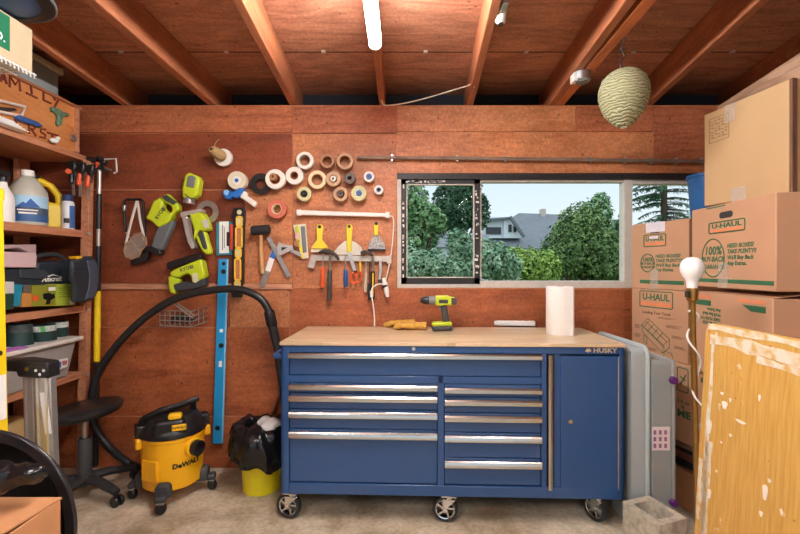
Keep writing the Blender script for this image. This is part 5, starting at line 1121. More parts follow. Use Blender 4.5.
t = thing('shoe_box', 'brown storage box standing under the low shelf below the white bag', 'box', (-2.2, 2.12, 0)); b = B(); b.bx(-2.42, -2.09, 1.92, 2.26, 0, .385); b.build('box_body', KRAFT, t, bevel=.003); b = B(); b.bx(-2.425, -2.083, 1.915, 2.265, .36, .39); b.build('lid', KRAFT, t, bevel=.003)

# ================================================================ LADDERS
t = thing('step_ladder', 'yellow fibreglass step ladder standing in front of the shelves', 'ladder', (-1.58, 1.50, 0))
p0, p1 = Vector((-1.432, 1.50, .0)), Vector((-1.466, 1.50, 1.60))
Wd = Vector((-.42, 0, 0))
for q in (Vector((0, 0, 0)), Wd):
    s_ = -1 if q.x else 1; a = p0 + q; c = p1 + q * (.78)
    b = B(); b.bar(a, c, .03, .075, up=(0, 1, 0)); r_ = b.build('side_rail', YELF, t, bevel=.004)
    b = B(); b.bar(a + Vector((0, -.001, 0)), a + (c - a) * .03, .036, .085, up=(0, 1, 0)); b.build('foot', BLACKR, r_)
    if not q.x:
        b = B(); d = (c - a); b.bar(a + d * .50 + Vector((.0158, 0, 0)), a + d * .60 + Vector((.0158, 0, 0)), .002, .06, up=(0, 1, 0)); b.build('warning_label', PAPER, r_)
        b = B(); o = a + d * .65; b.cyl(o + Vector((.014, .01, 0)), o + Vector((.018, .01, 0)), .009, n=10); b.build('rivet', IRON, r_)
for k in range(1, 5):
    f = k / 5; a = p0.lerp(p1, f); c = (p0 + Wd).lerp(p1 + Wd * .78, f); b = B(); b.bar(a + Vector((-.012, 0, 0)), c + Vector((.012, 0, 0)), .075, .03); b.build('tread', ALU, t, bevel=.003)
b = B(); b.bar(p1 + Vector((.012, 0, .015)), p1 + Wd * .78 + Vector((-.02, 0, .015)), .1, .05); b.build('top_cap', YELF, t, bevel=.01)
# aluminium step stool folded
YA = 1.62
t = thing('step_stool', 'folded aluminium step ladder with black top cap before the stool', 'ladder', (W(40, 400, YA).x, YA, 0))
def ap(px, py, dy=0): p = W(px, py, YA); p.y += dy; return p
def rail(x0, x1, xb0, xb1, dy, th):
    a, c = ap(x0, 376), ap(x1, 376); e, f = ap(xb0, 534), ap(xb1, 534); s = (a.z) / (a.z - e.z)
    e2, f2 = a + (e - a) * s, c + (f - c) * s
    b = B(); vs = [(p.x, YA + dy + q, p.z) for q in (0, th) for p in (a, c, f2, e2)]; b.add(vs, [(0, 1, 2, 3), (7, 6, 5, 4), (0, 4, 5, 1), (1, 5, 6, 2), (2, 6, 7, 3), (3, 7, 4, 0)])
    b.build('side_rail', ALU, t, bevel=.003)
rail(22.4, 36.6, 26, 40, .0, .03); rail(38.6, 54, 43, 60, -.018, .03)
b = B()
for x in (29.5,): b.wp  # groove lines
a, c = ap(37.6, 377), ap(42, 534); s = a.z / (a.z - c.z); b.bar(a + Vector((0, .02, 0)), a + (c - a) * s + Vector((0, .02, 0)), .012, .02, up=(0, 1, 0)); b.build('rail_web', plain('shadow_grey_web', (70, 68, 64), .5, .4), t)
for x, dy in ((25.4, 0), (33.4, 0), (41.6, -.018), (50.6, -.018)):
    a, c = ap(x, 377), ap(x + 5, 534); s = a.z / (a.z - c.z); b = B(); q = Vector((0, dy - .002, 0)); b.bar(a + q, a + (c - a) * (s * .99) + q, .007, .006, up=(0, 1, 0)); b.build('rail_flute', plain('pale_flute', (222, 220, 214), .3, .7), t)
b = B(); b.prism([(ap(x, y).x, ap(x, y).z) for x, y in zl((40, 262), (150, 256), (288, 274), (292, 356), (130, 348), (122, 322), (44, 318))], 0, .06, frame((0, YA + .03, 0), (1, 0, 0), (0, 0, 1), (0, -1, 0))); b.build('top_cap', BLACK, t, bevel=.006)
for x, y in ((184, 304), (232, 312), (272, 312), (252, 332)):
    p = ap(*zl((x, y))[0]); b = B(); b.cyl((p.x, YA - .034, p.z), (p.x, YA - .028, p.z), .0085 if x == 184 else .006, n=12); b.build('rivet', CHROME, t)
b = B(); p0_, p1_ = ap(47, 391), ap(52.6, 432); b.bar((p0_.x, YA - .0186, p0_.z), (p1_.x, YA - .0186, p1_.z), .026, .0012, up=(0, 1, 0)); b.build('label', PAPER, t)
for z_ in (.3, .6):
    b = B(); b.bx(ap(24, 0).x, ap(44, 0).x + .0, YA + .012, YA + .06, z_, z_ + .02); b.build('tread', ALU, t, bevel=.002)

# ================================================================ STOOL
sc_ = Vector((-1.845, 2.46, 0))
t = thing('shop_stool', 'black round swivel stool on castors between ladder and vacuum', 'stool', sc_)
TM = Matrix.Translation(sc_ + Vector((0, 0, .478))) @ Matrix.Rotation(radians(-6), 4, 'Y')
b = B(); b.lathe([(.0, 0), (.16, 0), (.185, .012), (.196, .03), (.195, .045), (.18, .06), (.13, .068), (.0, .07)], TM, 44, cap=False); b.build('seat', plain('black_vinyl', (34, 33, 33), .32, var=.1), t)
b = B(); b.cyl(sc_ + Vector((0, 0, .30)), sc_ + Vector((0, 0, .483)), .016, n=16); b.build('gas_column', STEEL, t)
b = B(); b.tube([sc_ + Vector((0, 0, z)) for z in (.12, .14, .34, .352)], [.032, .036, .036, .032], 20); b.build('column_cover', DARKG, t)
b = B(); b.tube([sc_ + Vector((0, 0, z)) for z in (.07, .09, .13, .15)], [.03, .05, .05, .04], 20); b.build('base_hub', BLACKR, t)
for k in range(5):
    a = radians(-20 + 72 * k); d = Vector((cos(a), sin(a), 0)); rt = Vector((-d.y, d.x, 0))
    b = B(); b.tube([sc_ + d * .03 + Vector((0, 0, .115)), sc_ + d * .12 + Vector((0, 0, .112)), sc_ + d * .22 + Vector((0, 0, .09)), sc_ + d * .262 + Vector((0, 0, .078))], [.034, .03, .026, .022], 12, flat=.8); lg = b.build('leg', BLACKR, t)
    c = sc_ + d * .255
    for s_ in (-1, 1):
        b = B(); b.lathe([(.012, -.009), (.028, -.009), (.031, -.004), (.031, .004), (.028, .009), (.012, .009)], frame(c + rt * .016 * s_ + d * .012 + Vector((0, 0, .0315)), d, (0, 0, 1), rt), 20); b.build('castor', BLACK, lg)
    b = B(); b.cyl(c + Vector((0, 0, .03)), c + Vector((0, 0, .08)), .012, n=12); b.build('castor_stem', BLACK, lg)

# ================================================================ SHOP VACUUM
vc = Vector((-1.35, 2.50, 0)); VR = .172
t = thing('shop_vacuum', 'yellow and black shop vacuum on castors against the wall', 'vacuum cleaner', vc)
TV = Matrix.Translation(vc) @ Matrix.Rotation(radians(22), 4, 'Z')
YV = plain('vacuum_yellow', (250, 186, 22), .38, var=.03)
b = B(); b.lathe([(.0, .085), (.145, .085), (.158, .095), (VR, .36), (VR + .006, .365), (VR + .006, .385), (0, .385)], TV, 44, cap=False); b.build('tank', YV, t)
b = B(TV); b.lathe([(.0, .384), (VR + .01, .384), (VR + .012, .40), (VR + .002, .42), (.152, .45), (.135, .48), (.11, .50), (0, .51)], None, 44, cap=False); b.build('lid', BLACK, t)
b = B(TV); b.prism([(-.09, .40), (.09, .40), (.075, .49), (-.075, .49)], .10, .168, frame((0, 0, 0), (1, 0, 0), (0, 0, 1), (0, -1, 0))); hd = b.build('motor_housing', BLACK, t, bevel=.02, seg=3)
# handle across the top
b = B(TV); b.tube(smooth_path([(-.15, -.02, .43), (-.148, -.04, .475), (-.08, -.06, .51), (.06, -.055, .545), (.14, -.04, .565)], 5), .02, 12, flat=.75); b.bar((.11, -.04, .552), (.11, .02, .46), .03, .03); b.bar((-.148, -.03, .40), (-.148, -.04, .48), .03, .03); b.build('carry_handle', BLACK, t, bevel=.006)
b = B(TV); b.prism(rrect(-.01, .487, .06, .52, .012), .112, .152, frame((0, 0, 0), (1, 0, 0), (0, 0, 1), (0, -1, 0))); b.build('power_switch', YEL, t, bevel=.006)
b = B(TV); b.prism(rrect(.012, .43, .085, .465, .006), .165, .172, frame((0, 0, 0), (1, 0, 0), (0, 0, 1), (0, -1, 0))); pl_ = b.build('name_plate', YEL, t, bevel=.002)
b = B(TV); b.text('DeWALT', .018, frame((.0485, -.1724, .4475), (1, 0, 0), (0, 0, 1), (0, -1, 0)), .0006, bold=.02); b.build('lettering', BLACK, pl_)
# logo on the tank, bent round it
b = B(); b.text('DeWALT', .039, Matrix.Identity(4), .0012, bold=.035, sx=1.02)
out = []
for v in b.v:
    a = radians(-58) + v.x / (VR - .004); r = VR - .0055 + (.228 + v.y - .225) * .075 + v.z + .0016; out.append(TV @ Vector((r * cos(a), r * sin(a), .228 + v.y)))
b.v = out; b.build('tank_lettering', BLACK, t)
b = B(); M2 = TV @ Matrix.Rotation(radians(-46), 4, 'Z')
b = B(M2); b.tube([(VR - .03, 0, .31), (VR + .015, 0, .31)], .056, 28); b.build('port_boss', YV, t, bevel=.006)
b = B(M2); b.lathe([(.03, 0), (.043, 0), (.043, .03), (.036, .034), (.03, .034)], frame((VR + .014, 0, .31), (0, 1, 0), (0, 0, 1), (1, 0, 0)), 28, closed=True); b.tube([(VR + .012, 0, .31), (VR + .022, 0, .31)], .032, 24); b.build('hose_port', BLACK, t)
b = B(TV @ Matrix.Rotation(radians(-128), 4, 'Z')); b.prism([(-.055, .15), (.055, .15), (.05, .27), (-.05, .27)], VR - .02, VR + .0, frame((0, 0, 0), (0, 1, 0), (0, 0, 1), (1, 0, 0))); b.build('raised_panel', YV, t, bevel=.006)
# latch block and side handles
for ang in (-165, 15):
    b = B(TV @ Matrix.Rotation(radians(ang), 4, 'Z')); b.prism(rrect(-.06, .325, .06, .385, .012), VR - .01, VR + .024, frame((0, 0, 0), (0, 1, 0), (0, 0, 1), (1, 0, 0))); b.build('side_grip', YV, t, bevel=.008)
    b = B(TV @ Matrix.Rotation(radians(ang), 4, 'Z')); b.prism(rrect(-.04, .36, .04, .45, .01), VR - .03, VR + .022, frame((0, 0, 0), (0, 1, 0), (0, 0, 1), (1, 0, 0))); b.build('latch', BLACK, t, bevel=.008)
for ang in (-100, -8, 80, 172):
    R_ = TV @ Matrix.Rotation(radians(ang), 4, 'Z')
    b = B(R_); b.prism([(-.042, .072), (.042, .072), (.04, .13), (.026, .15), (-.026, .15), (-.04, .13)], .12, .196, frame((0, 0, 0), (0, 1, 0), (0, 0, 1), (1, 0, 0))); b.bx(.13, .235, -.03, .03, .066, .1); ft = b.build('foot', DARKG, t, bevel=.012, seg=3)
    b = B(R_); b.lathe([(.014, -.014), (.027, -.014), (.031, -.008), (.031, .008), (.027, .014), (.014, .014)], frame((.215, 0, .0315), (0, 1, 0), (0, 0, 1), (1, 0, 0)) @ Matrix.Rotation(radians(50), 4, 'Y'), 22); b.build('castor_wheel', BLACK, ft)
    b = B(R_); b.cyl((.215, 0, .03), (.215, 0, .07), .012, n=10); b.bx(.2, .23, -.02, .02, .058, .07); b.build('castor_fork', STEEL, ft)
# ---------------------------------------------------------------- hose
YHs = 2.67
def hq(px, py, Y=YHs): return W(px, py, Y)
t = thing('vacuum_hose', 'long black vacuum hose arching over the wall to the wand', 'hose', hq(100, 470))
path = smooth_path([hq(143, 470, 2.70), hq(128, 463, 2.72), hq(110, 448, 2.68), hq(98, 432), hq(92.5, 415), hq(92.5, 395), hq(97, 376), hq(108, 357), hq(127, 334), hq(150, 314), hq(175, 299), hq(205, 291.2), hq(235, 289), hq(252, 293.4), hq(263, 301), hq(269, 311)], 10)
def ribs(path, r): # gently corrugated
    return [r * (1 + .025 * (i % 2)) for i in range(len(path))]
b = B(); b.tube(path, ribs(path, .0235), 14); b.build('flexible_hose', plain('hose_black', (34, 34, 35), .35, var=.1), t)
d_ = (hq(277.4, 348, 2.70) - path[-1]).normalized()
b = B(); b.tube([path[-1] - d_ * .005, path[-1] + d_ * .01, path[-1] + d_ * .09, path[-1] + d_ * .1], [.028, .034, .034, .029], 16); b.build('hose_cuff', BLACK, t)
s0 = path[-1] + d_ * .09
b = B(); b.tube([s0, hq(277.2, 346, 2.70), hq(283, 390, 2.76), hq(288, 430, 2.79)], [.029, .0275, .025, .025], 16); b.build('wand', plain('wand_black', (44, 44, 46), .4), t)

# ================================================================ WASTE BIN
bc = Vector((-.845, 2.575, 0))
t = thing('waste_bin', 'yellow waste bin lined with a black bag beside the tool chest', 'waste bin', bc)
b = B(); b.lathe([(0, .0), (.108, 0), (.112, .004), (.128, .36), (.132, .37), (.128, .375), (.124, .36), (.108, .02), (0, .02)], Matrix.Translation(bc), 36, cap=False); b.build('bin_body', plain('bin_yellow', (226, 208, 24), .4, var=.04), t)
rng = random.Random(5); n = 72; rows = []
prof = [(.085, .37), (.11, .40), (.128, .41), (.155, .395), (.17, .36), (.178, .32), (.182, .27), (.18, .22)]
for j in range(len(prof)):
    r, z = prof[j]; row = []
    for k in range(n):
        a = 2 * pi * k / n; f = j / (len(prof) - 1)
        w_ = noise.noise(Vector((cos(a) * 3, sin(a) * 3, j * .35 + 3))) * .028 + abs(noise.noise(Vector((cos(a) * 8, sin(a) * 8, j * .15)))) * .022
        dz = noise.noise(Vector((cos(a) * 1.6, sin(a) * 1.6, 7))) * .07 * f + .025 * (1 - f) * noise.noise(Vector((cos(a) * 4, sin(a) * 4, 1)))
        row.append(bc + Vector(((r + w_ * (1 if j > 1 else .4)) * cos(a), (r + w_ * (1 if j > 1 else .4)) * sin(a), z + dz + (-.05 * f * max(0, cos(a + .9))))))
    rows.append(row)
vs = [p for r in rows for p in r]; fs = [(j * n + k, j * n + (k + 1) % n, (j + 1) * n + (k + 1) % n, (j + 1) * n + k) for j in range(len(rows) - 1) for k in range(n)]
BAG = plain('black_bag_film', (22, 22, 24), .22, var=.1)
b = B(); b.add(vs, fs); o = b.build('bag', BAG, t, angle=60); sd = o.modifiers.new('thick', 'SOLIDIFY'); sd.thickness = .002
b = B(); b.ell(bc + Vector((0, 0, .345)), (.1, .1, .05), 20, 8); b.build('rubbish', BAG, t)
b = B(); b.tube([bc + Vector((.15 * cos(a), .15 * sin(a) - .02, .30 - .09 * sin(-a) * 1.0)) for a in [radians(-150 + 12 * i) for i in range(13)]], .0035, 6); b.build('wire_handle', WIRE, t)
t = thing('crumpled_paper', 'crumpled white paper on top of the black bin bag', 'paper', bc + Vector((.05, -.03, .4)))
b = B(); rng = random.Random(9)
for i in range(7): b.ell(bc + Vector((.055 + .045 * cos(i * 2.3), -.05 + .04 * sin(i * 1.9), .412 + .02 * sin(i * 3))), (.035 + .012 * rng.random(), .036, .018 + .012 * rng.random()), 9, 6)
b.build('paper_body', PAPER, t, fuse=.007)
t = thing('broom_stick', 'thin reddish wooden stick leaning behind the waste bin', 'stick', W(264, 440, 2.76))
a, c = W(252, 463, 2.77), W(285, 376, 2.80); a.z = .005; b = B(); b.tube([a, c], .012, 10); b.build('stick_body', RAFT, t)

# ================================================================ NEAR CORNER: chair shell, bag, carton
hc = Vector((-1.21, 1.22, .59)); HR = .268
t = thing('plastic_chair', 'curved black plastic chair shell beside the near carton', 'chair', (hc.x, hc.y + .1, 0))
SHL = plain('black_shell', (38, 38, 41), .28, var=.06)
ang = [radians(-52 + 284 * i / 52) for i in range(53)]
b = B(); vs = []; fs = []
for a in ang:
    for r, y in ((HR, 0), (HR - .002, .014), (HR - .033, .014), (HR - .036, 0)): vs.append(hc + Vector((r * cos(a), y, r * sin(a) * 1.08)))
for i in range(len(ang) - 1):
    for k in range(4): fs.append((4 * i + k, 4 * i + (k + 1) % 4, 4 * i + 4 + (k + 1) % 4, 4 * i + 4 + k))
fs += [(0, 1, 2, 3), tuple(4 * (len(ang) - 1) + k for k in (3, 2, 1, 0))]
b.add(vs, fs); b.build('shell_band', SHL, t, bevel=.006)
b = B(); b.lathe([(0, .14), (.12, .13), (.19, .08), (HR - .03, .006), (HR - .024, .0125), (.195, .092), (.125, .142), (0, .152)], frame(hc, (1, 0, 0), (0, 0, 1.08), (0, 1, 0)), 44, cap=False); b.build('back_panel', plain('dark_panel', (22, 22, 24), .6), t)
b = B(); b.bx(hc.x - .15, hc.x + .15, hc.y - .02, hc.y + .09, .37, .40); b.build('seat', SHL, t, bevel=.012)
for sx in (-1, 1):
    for dy in (.0, .10):
        b = B(); b.tube([(hc.x + sx * .12, hc.y + dy, .375), (hc.x + sx * .19, hc.y + dy, 0)], .015, 10); b.build('leg', SHL, t)
t = thing('bin_liner', 'shiny black plastic bag lying on the brown carton in the near corner', 'bag', (-1.06, 1.09, .733))
b = B(); rng = random.Random(21)
for i in range(16): b.ell((-1.08 + rng.uniform(-.13, .1), 1.09 + rng.uniform(-.03, .03), .765 + rng.uniform(-.005, .05)), (rng.uniform(.03, .07), rng.uniform(.02, .035), rng.uniform(.018, .03)), 9, 6)
o = b.build('bag_body', BAG, t, fuse=.008)
tx = bpy.data.textures.new('crinkle', 'CLOUDS'); tx.noise_scale = .04; dm_ = o.modifiers.new('crinkle', 'DISPLACE'); dm_.texture = tx; dm_.strength = .03
t = thing('cardboard_carton', 'open brown carton in the near corner before the black chair', 'carton', (-1.12, 1.06, 0))
CARD = plain('brown_card', (196, 140, 94), .75, var=.06)
b = B(); x0, x1, y0, y1, h_, w_ = -1.40, -.925, .72, 1.15, .715, .006
b.bx(x0, x1, y0, y0 + w_, 0, h_); b.bx(x0, x1, y1 - w_, y1, 0, h_); b.bx(x0, x0 + w_, y0, y1, 0, h_); b.bx(x1 - w_, x1, y0, y1, 0, h_); b.bx(x0, x1, y0, y1, 0, w_); b.build('box_body', CARD, t)
b = B(); b.add([(x0, y1, h_), (x1, y1, h_), (x1 - .02, y0 + .06, h_ + .012), (x0, y0 + .06, h_ + .012), (x0, y1, h_ + .005), (x1, y1, h_ + .005), (x1 - .02, y0 + .06, h_ + .017), (x0, y0 + .06, h_ + .017)], [(3, 2, 1, 0), (4, 5, 6, 7), (0, 1, 5, 4), (1, 2, 6, 5), (2, 3, 7, 6), (3, 0, 4, 7)]); b.build('flap', CARD, t)
# ================================================================ CARTONS ALONG THE OTHER SIDE
KR = plain('kraft_cardboard', (196, 150, 114), .75, var=.05, scale=5)
KR2 = plain('tan_cardboard', (190, 154, 110), .75, var=.04, scale=4)
PG = plain('printed_green', (52, 104, 66), .7, var=.1); PO = plain('printed_orange', (228, 138, 92), .7, var=.06); PK = plain('printed_brown', (112, 78, 56), .75)
TAPE = clear('clear_parcel_tape', (224, 206, 184), .35, .12)
def carton(label, L0, L1, z0, z1, depth, mat=KR, group='moving cartons stacked by the window', name='moving_box'):
    """L0 / L1: far and near bottom corners of the face turned to the room"""
    L0, L1 = Vector((L0[0], L0[1], 0)), Vector((L1[0], L1[1], 0)); u = (L1 - L0); ln = u.length; u.normalize(); out = Vector((u.y, -u.x, 0))
    if out.x > 0: out = -out
    H = z1 - z0; mid = (L0 + L1) / 2 - out * depth / 2
    t = thing(name, label, 'box', (mid.x, mid.y, z0), group)
    Fm = frame((L0.x, L0.y, z0), u, (0, 0, 1), out)      # x along the face, y up, z toward the room
    b = B(Fm); b.bx(0, ln, 0, H, -depth, 0); b.build('box_body', mat, t, bevel=.004)
    En = frame((L1.x, L1.y, z0), -out, (0, 0, 1), u)     # the end that faces the viewer: x runs away from the room
    return t, Fm, En, ln, H
def oval_tube(b, M, cx, cy, rx, ry, r=.0022, n=28): b.tube([M @ Vector((cx + rx * cos(2 * pi * i / n), cy + ry * sin(2 * pi * i / n), .0008)) for i in range(n)], r, 5, closed=True)
def rect_ring(b, M, x0, y0, x1, y1, w_=.004, rad=.008):
    b.tube([M @ Vector((x, y, .0006)) for x, y in rrect(x0, y0, x1, y1, rad, 4)], w_ / 2, 5, closed=True)
def tx(b, M, s, size, x, y, bold=.015, shear=0, align='CENTER', sx=1.0): b.text(s, size, M @ Matrix.Translation((x, y, .0006)), .0004, bold=bold, shear=shear, align=align, sx=sx)
def uhaul(t, M, cx, cy, w_, h_):
    b = B(); rect_ring(b, M, cx - w_ / 2, cy - h_ / 2, cx + w_ / 2, cy + h_ / 2, .006); tx(b, M, 'U-HAUL', h_ * .58, cx, cy + h_ * .13, .03, sx=.94 * w_ / (h_ * .58 * 4.1)); b.build('brand_print', PG, t)
    b = B(M); b.bx(cx - w_ * .47, cx + w_ * .47, cy - h_ * .42, cy - h_ * .18, .0002, .0012); b.build('orange_strip', PO, t)
def seal(t, M, cx, cy, r, txt=True):
    b = B(); oval_tube(b, M, cx, cy, r * .93, r * 1.05, .003)
    tx(b, M, '100%', r * .66, cx, cy + r * .38, .03, .1); tx(b, M, 'BUY-BACK', r * .40, cx, cy - r * .08, .03, .1); tx(b, M, 'GUARANTEE', r * .34, cx, cy - r * .5, .03, .1)
    b.build('seal_print', PG, t)
def slogan(t, M, x, y, s):
    b = B()
    for i, ln in enumerate(('NEED BOXES?', 'TAKE PLENTY!!', "We'll Buy Back", 'Any Extras.')): tx(b, M, ln, s * .98, x, y - i * s, .03, .15, 'LEFT')
    b.build('slogan_print', PG, t)
def stripe(t, M, x0, x1, y0, y1):
    b = B(M); b.bx(x0, x1, y0, y1, .0002, .0012); b.build('green_stripe', PG, t)
def grip_hole(t, M, cx, cy, w_=.085, h_=.03):
    b = B(M); b.prism(rrect(cx - w_ / 2, cy - h_ / 2, cx + w_ / 2, cy + h_ / 2, h_ * .48), .0002, .0012); b.build('grip_hole', IRON, t)
def tape(t, M, x0, y0, x1, y1):
    b = B(M); b.bx(x0, x1, y0, y1, .0014, .0018); b.build('tape_strip', TAPE, t)
def small_lines(t, M, x0, y0, w_, n, h_=.006, gap=.011, mat=None):
    b = B(M); r = random.Random(int(abs(x0 * 991 + y0 * 577)))
    for i in range(n): b.bx(x0, x0 + w_ * r.uniform(.6, 1), y0 - i * gap - h_, y0 - i * gap, .0002, .001)
    b.build('small_print', mat or PG, t)

def fp(M, px, py):
    """picture point -> place on the carton face M"""
    Mi = M.inverted(); o = Mi @ Vector((0, 0, CZ)); d = (Mi.to_3x3() @ Vector(((px - 400) / F, 1, -(py - 267) / F))); k = -o.z / d.z; q = o + d * k
    return q.x, q.y
def uhaul_at(t, M, tl, br):
    a, c = fp(M, *tl), fp(M, *br); uhaul(t, M, (a[0] + c[0]) / 2, (a[1] + c[1]) / 2, c[0] - a[0], abs(a[1] - c[1]))
def seal_at(t, M, c, hw): a, d, e = fp(M, *c), fp(M, c[0] - hw, c[1]), fp(M, c[0] + hw, c[1]); seal(t, M, a[0], a[1], (e[0] - d[0]) / 2)
def slogan_at(t, M, a, c, flip=False):
    p, q = fp(M, *a), fp(M, *c); slogan(t, M, p[0], p[1], abs(q[1] - p[1]) / 3)
def stripe_at(t, M, a, c): p, q, r_ = fp(M, *a), fp(M, *c), fp(M, a[0], a[1] + 3.6); stripe(t, M, p[0], q[0], r_[1], p[1])
Af, An = (1.49, 2.70), (1.598, 2.33)      # column under the window
Bf, Bn = (1.532, 2.205), (1.486, 1.66)    # column nearer the room
# window column, from the floor up
t, M, E, ln, H = carton('lowest brown box under the window column, at floor level behind the block', (1.50, 2.68), (1.60, 2.28), 0.001, .215, .4, CARD)
t, M, E, ln, H = carton('brown carton with sideways green print behind the purple latched tub', (1.485, 2.69), (1.59, 2.25), .375, .806, .4)
b = B(); Ms = M @ Matrix.Translation((ln - .055, H * .5, 0)) @ Matrix.Rotation(radians(0), 4, 'Z')
q0, q1 = fp(M, 677.6, 390), fp(M, 688.2, 369.6); rect_ring(b, M, *q0, *q1, .006); pl_ = lambda *P: b.tube([M @ Vector((*fp(M, *z), .0006)) for z in P], .004, 5); pl_((680, 385), (686, 375)); pl_((680.4, 376), (685.4, 381)); tx(b, M, '3.0 cu', .03, *fp(M, 683, 402), .02); tx(b, M, 'ft', .03, *fp(M, 683, 407.4), .02); tx(b, M, 'ME', .055, *fp(M, 684, 414.6), .04, sx=1.2); b.build('green_print', PG, t)
t, M, E, ln, H = carton('moving box with truck drawing, below the window and under a printed box', Af, An, .808, 1.214, .4)
uhaul_at(t, M, (640, 290.6), (672.6, 309.4))
b = B(); tx(b, M, 'Loading Your Truck', .024, *fp(M, 656, 313.2), .02); b.build('caption_print', PK, t)
b = B()   # line drawing of a truck and its load
def pl(pts, r=.0022): b.tube([M @ Vector((x, y, .0006)) for x, y in pts], r, 4)
q = lambda x, y: (ln * x, H * y)
for pts in ((q(.20, .44), q(.32, .56), q(.70, .30), q(.60, .20), q(.20, .44)), (q(.20, .44), q(.22, .34), q(.58, .08), q(.60, .20)), (q(.58, .08), q(.70, .18), q(.70, .30)), (q(.30, .50), q(.66, .25)), (q(.26, .40), q(.62, .16)), (q(.34, .52), q(.24, .42)), (q(.42, .47), q(.32, .37)), (q(.50, .42), q(.40, .31)), (q(.58, .37), q(.48, .26)),
            (q(.60, .02), q(.62, .12), q(.74, .10), q(.76, .0 + .02), q(.60, .02)), (q(.24, .30), q(.24, .20), q(.30, .16), q(.30, .26), q(.24, .30))): pl(pts)
b.build('truck_drawing', PG, t)
for x, y, w_, n in ((.06, .44, .05, 4), (.06, .30, .05, 4), (.5, .60, .12, 2), (.64, .50, .1, 3), (.74, .36, .09, 3), (.78, .22, .08, 3), (.30, .12, .08, 3)): small_lines(t, M, ln * x, H * y, w_, n, .0025, .006, PK)
b = B(M); b.bx(.07, .16, H - .004, H + .0015, -.05, .0014); b.build('tape_strip', TAPE, t)
A2z0, A2z1 = 1.216, 1.617
t, M, E, ln, H = carton('printed moving box with white tape, on top of the truck box under the window', (1.49, 2.70), (1.600, 2.325), A2z0, A2z1, .4)
uhaul_at(t, M, (644, 235.4), (665.8, 245.6)); seal_at(t, M, (647.6, 263), 7.2); slogan_at(t, M, (655.4, 256.4), (655.4, 269.8)); stripe_at(t, M, (640, 279.6), (684, 284.2)); grip_hole(t, M, *fp(M, 655, 231.4), .07, .022); small_lines(t, M, ln * .26, H * .91, .12, 2, .005, .01)
b = B(M); b.bx(ln * .28, ln * .62, H * .86, H + .002, .0014, .0024); b.bx(ln * .34, ln * .5, H * .76, H * .8, .0014, .0022); b.build('white_tape', plain('pale_lilac_tape', (226, 218, 224), .5), t)
tape(t, M, ln * .36, .0, ln * .5, H * .3)
b = B(M); b.box((ln * .5, H + .004, -.2), (ln * .96, .003, .36)); b.build('top_flap', KR, t)
# near column, from the floor up
t, M, E, ln, H = carton('brown carton at the bottom of the near column behind the yellow board', (1.55, 2.18), (1.50, 1.66), .001, .415, .42)
stripe(t, M, .03, ln - .03, .05, .08)
t, M, E, ln, H = carton('second brown carton of the near column behind the yellow board', (1.55, 2.19), (1.50, 1.665), .417, .818, .42)
stripe(t, M, .03, ln - .03, H - .06, H - .035)
t, M, E, ln, H = carton('upside down moving box below the big printed box, upper flaps agape', (1.525, 2.195), (1.488, 1.675), .82, 1.222, .42)
b = B(M); b.prism([(ln * .68, H - .036), (ln * .93, H - .036), (ln * .93, H - .062), (ln * .78, H - .062)], .0002, .0012); b.build('green_stripe', PG, t); stripe(t, M, .02, .15, H - .062, H - .036)
for xa, xb in ((.02, .15), (ln * .64, ln * .93)): b = B(M); b.bx(xa, xb, H - .026, H - .012, .0002, .0012); b.build('orange_strip', PO, t)
R2 = M @ Matrix.Translation((*fp(M, 721, 325), 0)) @ Matrix.Rotation(pi, 4, 'Z'); slogan(t, R2, 0, .0, .022)
oval = B(); oval_tube(oval, E, .21, .2, .085, .1, .006); oval.build('seal_print', plain('grey_green_print', (96, 104, 84), .7), t)
b = B(M); b.add([(0, H, .0), (ln, H, 0), (ln, H + .022, -.16), (0, H + .004, -.16), (0, H + .003, .0), (ln, H + .003, 0), (ln, H + .025, -.16), (0, H + .007, -.16)], [(0, 3, 2, 1), (4, 5, 6, 7), (0, 1, 5, 4), (1, 2, 6, 5), (2, 3, 7, 6), (3, 0, 4, 7)]); b.build('top_flap', KR, t)
B2z0, B2z1 = 1.252, 1.646
t, M, E, ln, H = carton('big printed moving box with open grip hole, above the upside down box', Bf, Bn, B2z0, B2z1, .42)
uhaul_at(t, M, (709.2, 223.7), (745, 229.6)); seal_at(t, M, (713, 258), 11.8); slogan_at(t, M, (727.2, 246), (727.2, 263.4)); stripe_at(t, M, (698, 278), (774, 282.6)); grip_hole(t, M, *fp(M, 726, 214.6), .09, .03); small_lines(t, M, ln * .22, H * .985, .2, 1, .006)
b = B(); tx(b, M, 'uhaul.com', .016, *fp(M, 731, 279.9), .02); b.build('web_print', PAPER, t)
tape(t, M, ln * .38, 0, ln * .5, H * .3)
small_lines(t, E, .10, H * .55, .26, 2, .016, .045, PK); small_lines(t, E, .10, H * .26, .26, 3, .02, .03, PK)
b = B(); rect_ring(b, E, .16, H - .13, .40, H - .02, .006); b.build('brand_frame', PG, t)
B3z0, B3z1 = 1.649, 2.10
t, M, E, ln, H = carton('large plain tan carton topping the near column, square stamp in the corner', (1.503, 2.075), (1.553, 1.675), B3z0, B3z1, .40, KR2)
b = B(); rect_ring(b, M, .03, H - .15, .135, H - .035, .002, .002)
for i in range(6): 
    for j in range(5): b.tube([M @ Vector((.036 + j * .019, H - .05 - i * .016, .0006)), M @ Vector((.046 + j * .019 + .004 * (i % 2), H - .048 - i * .016 + .005 * ((i + j) % 3 - 1), .0006)), M @ Vector((.05 + j * .019, H - .056 - i * .016, .0006))], .0012, 4)
b.build('stamp_print', PK, t)
tape(t, M, ln * .28, H - .08, ln * .42, H); tape(t, M, ln * .36, .0, ln * .55, .06)
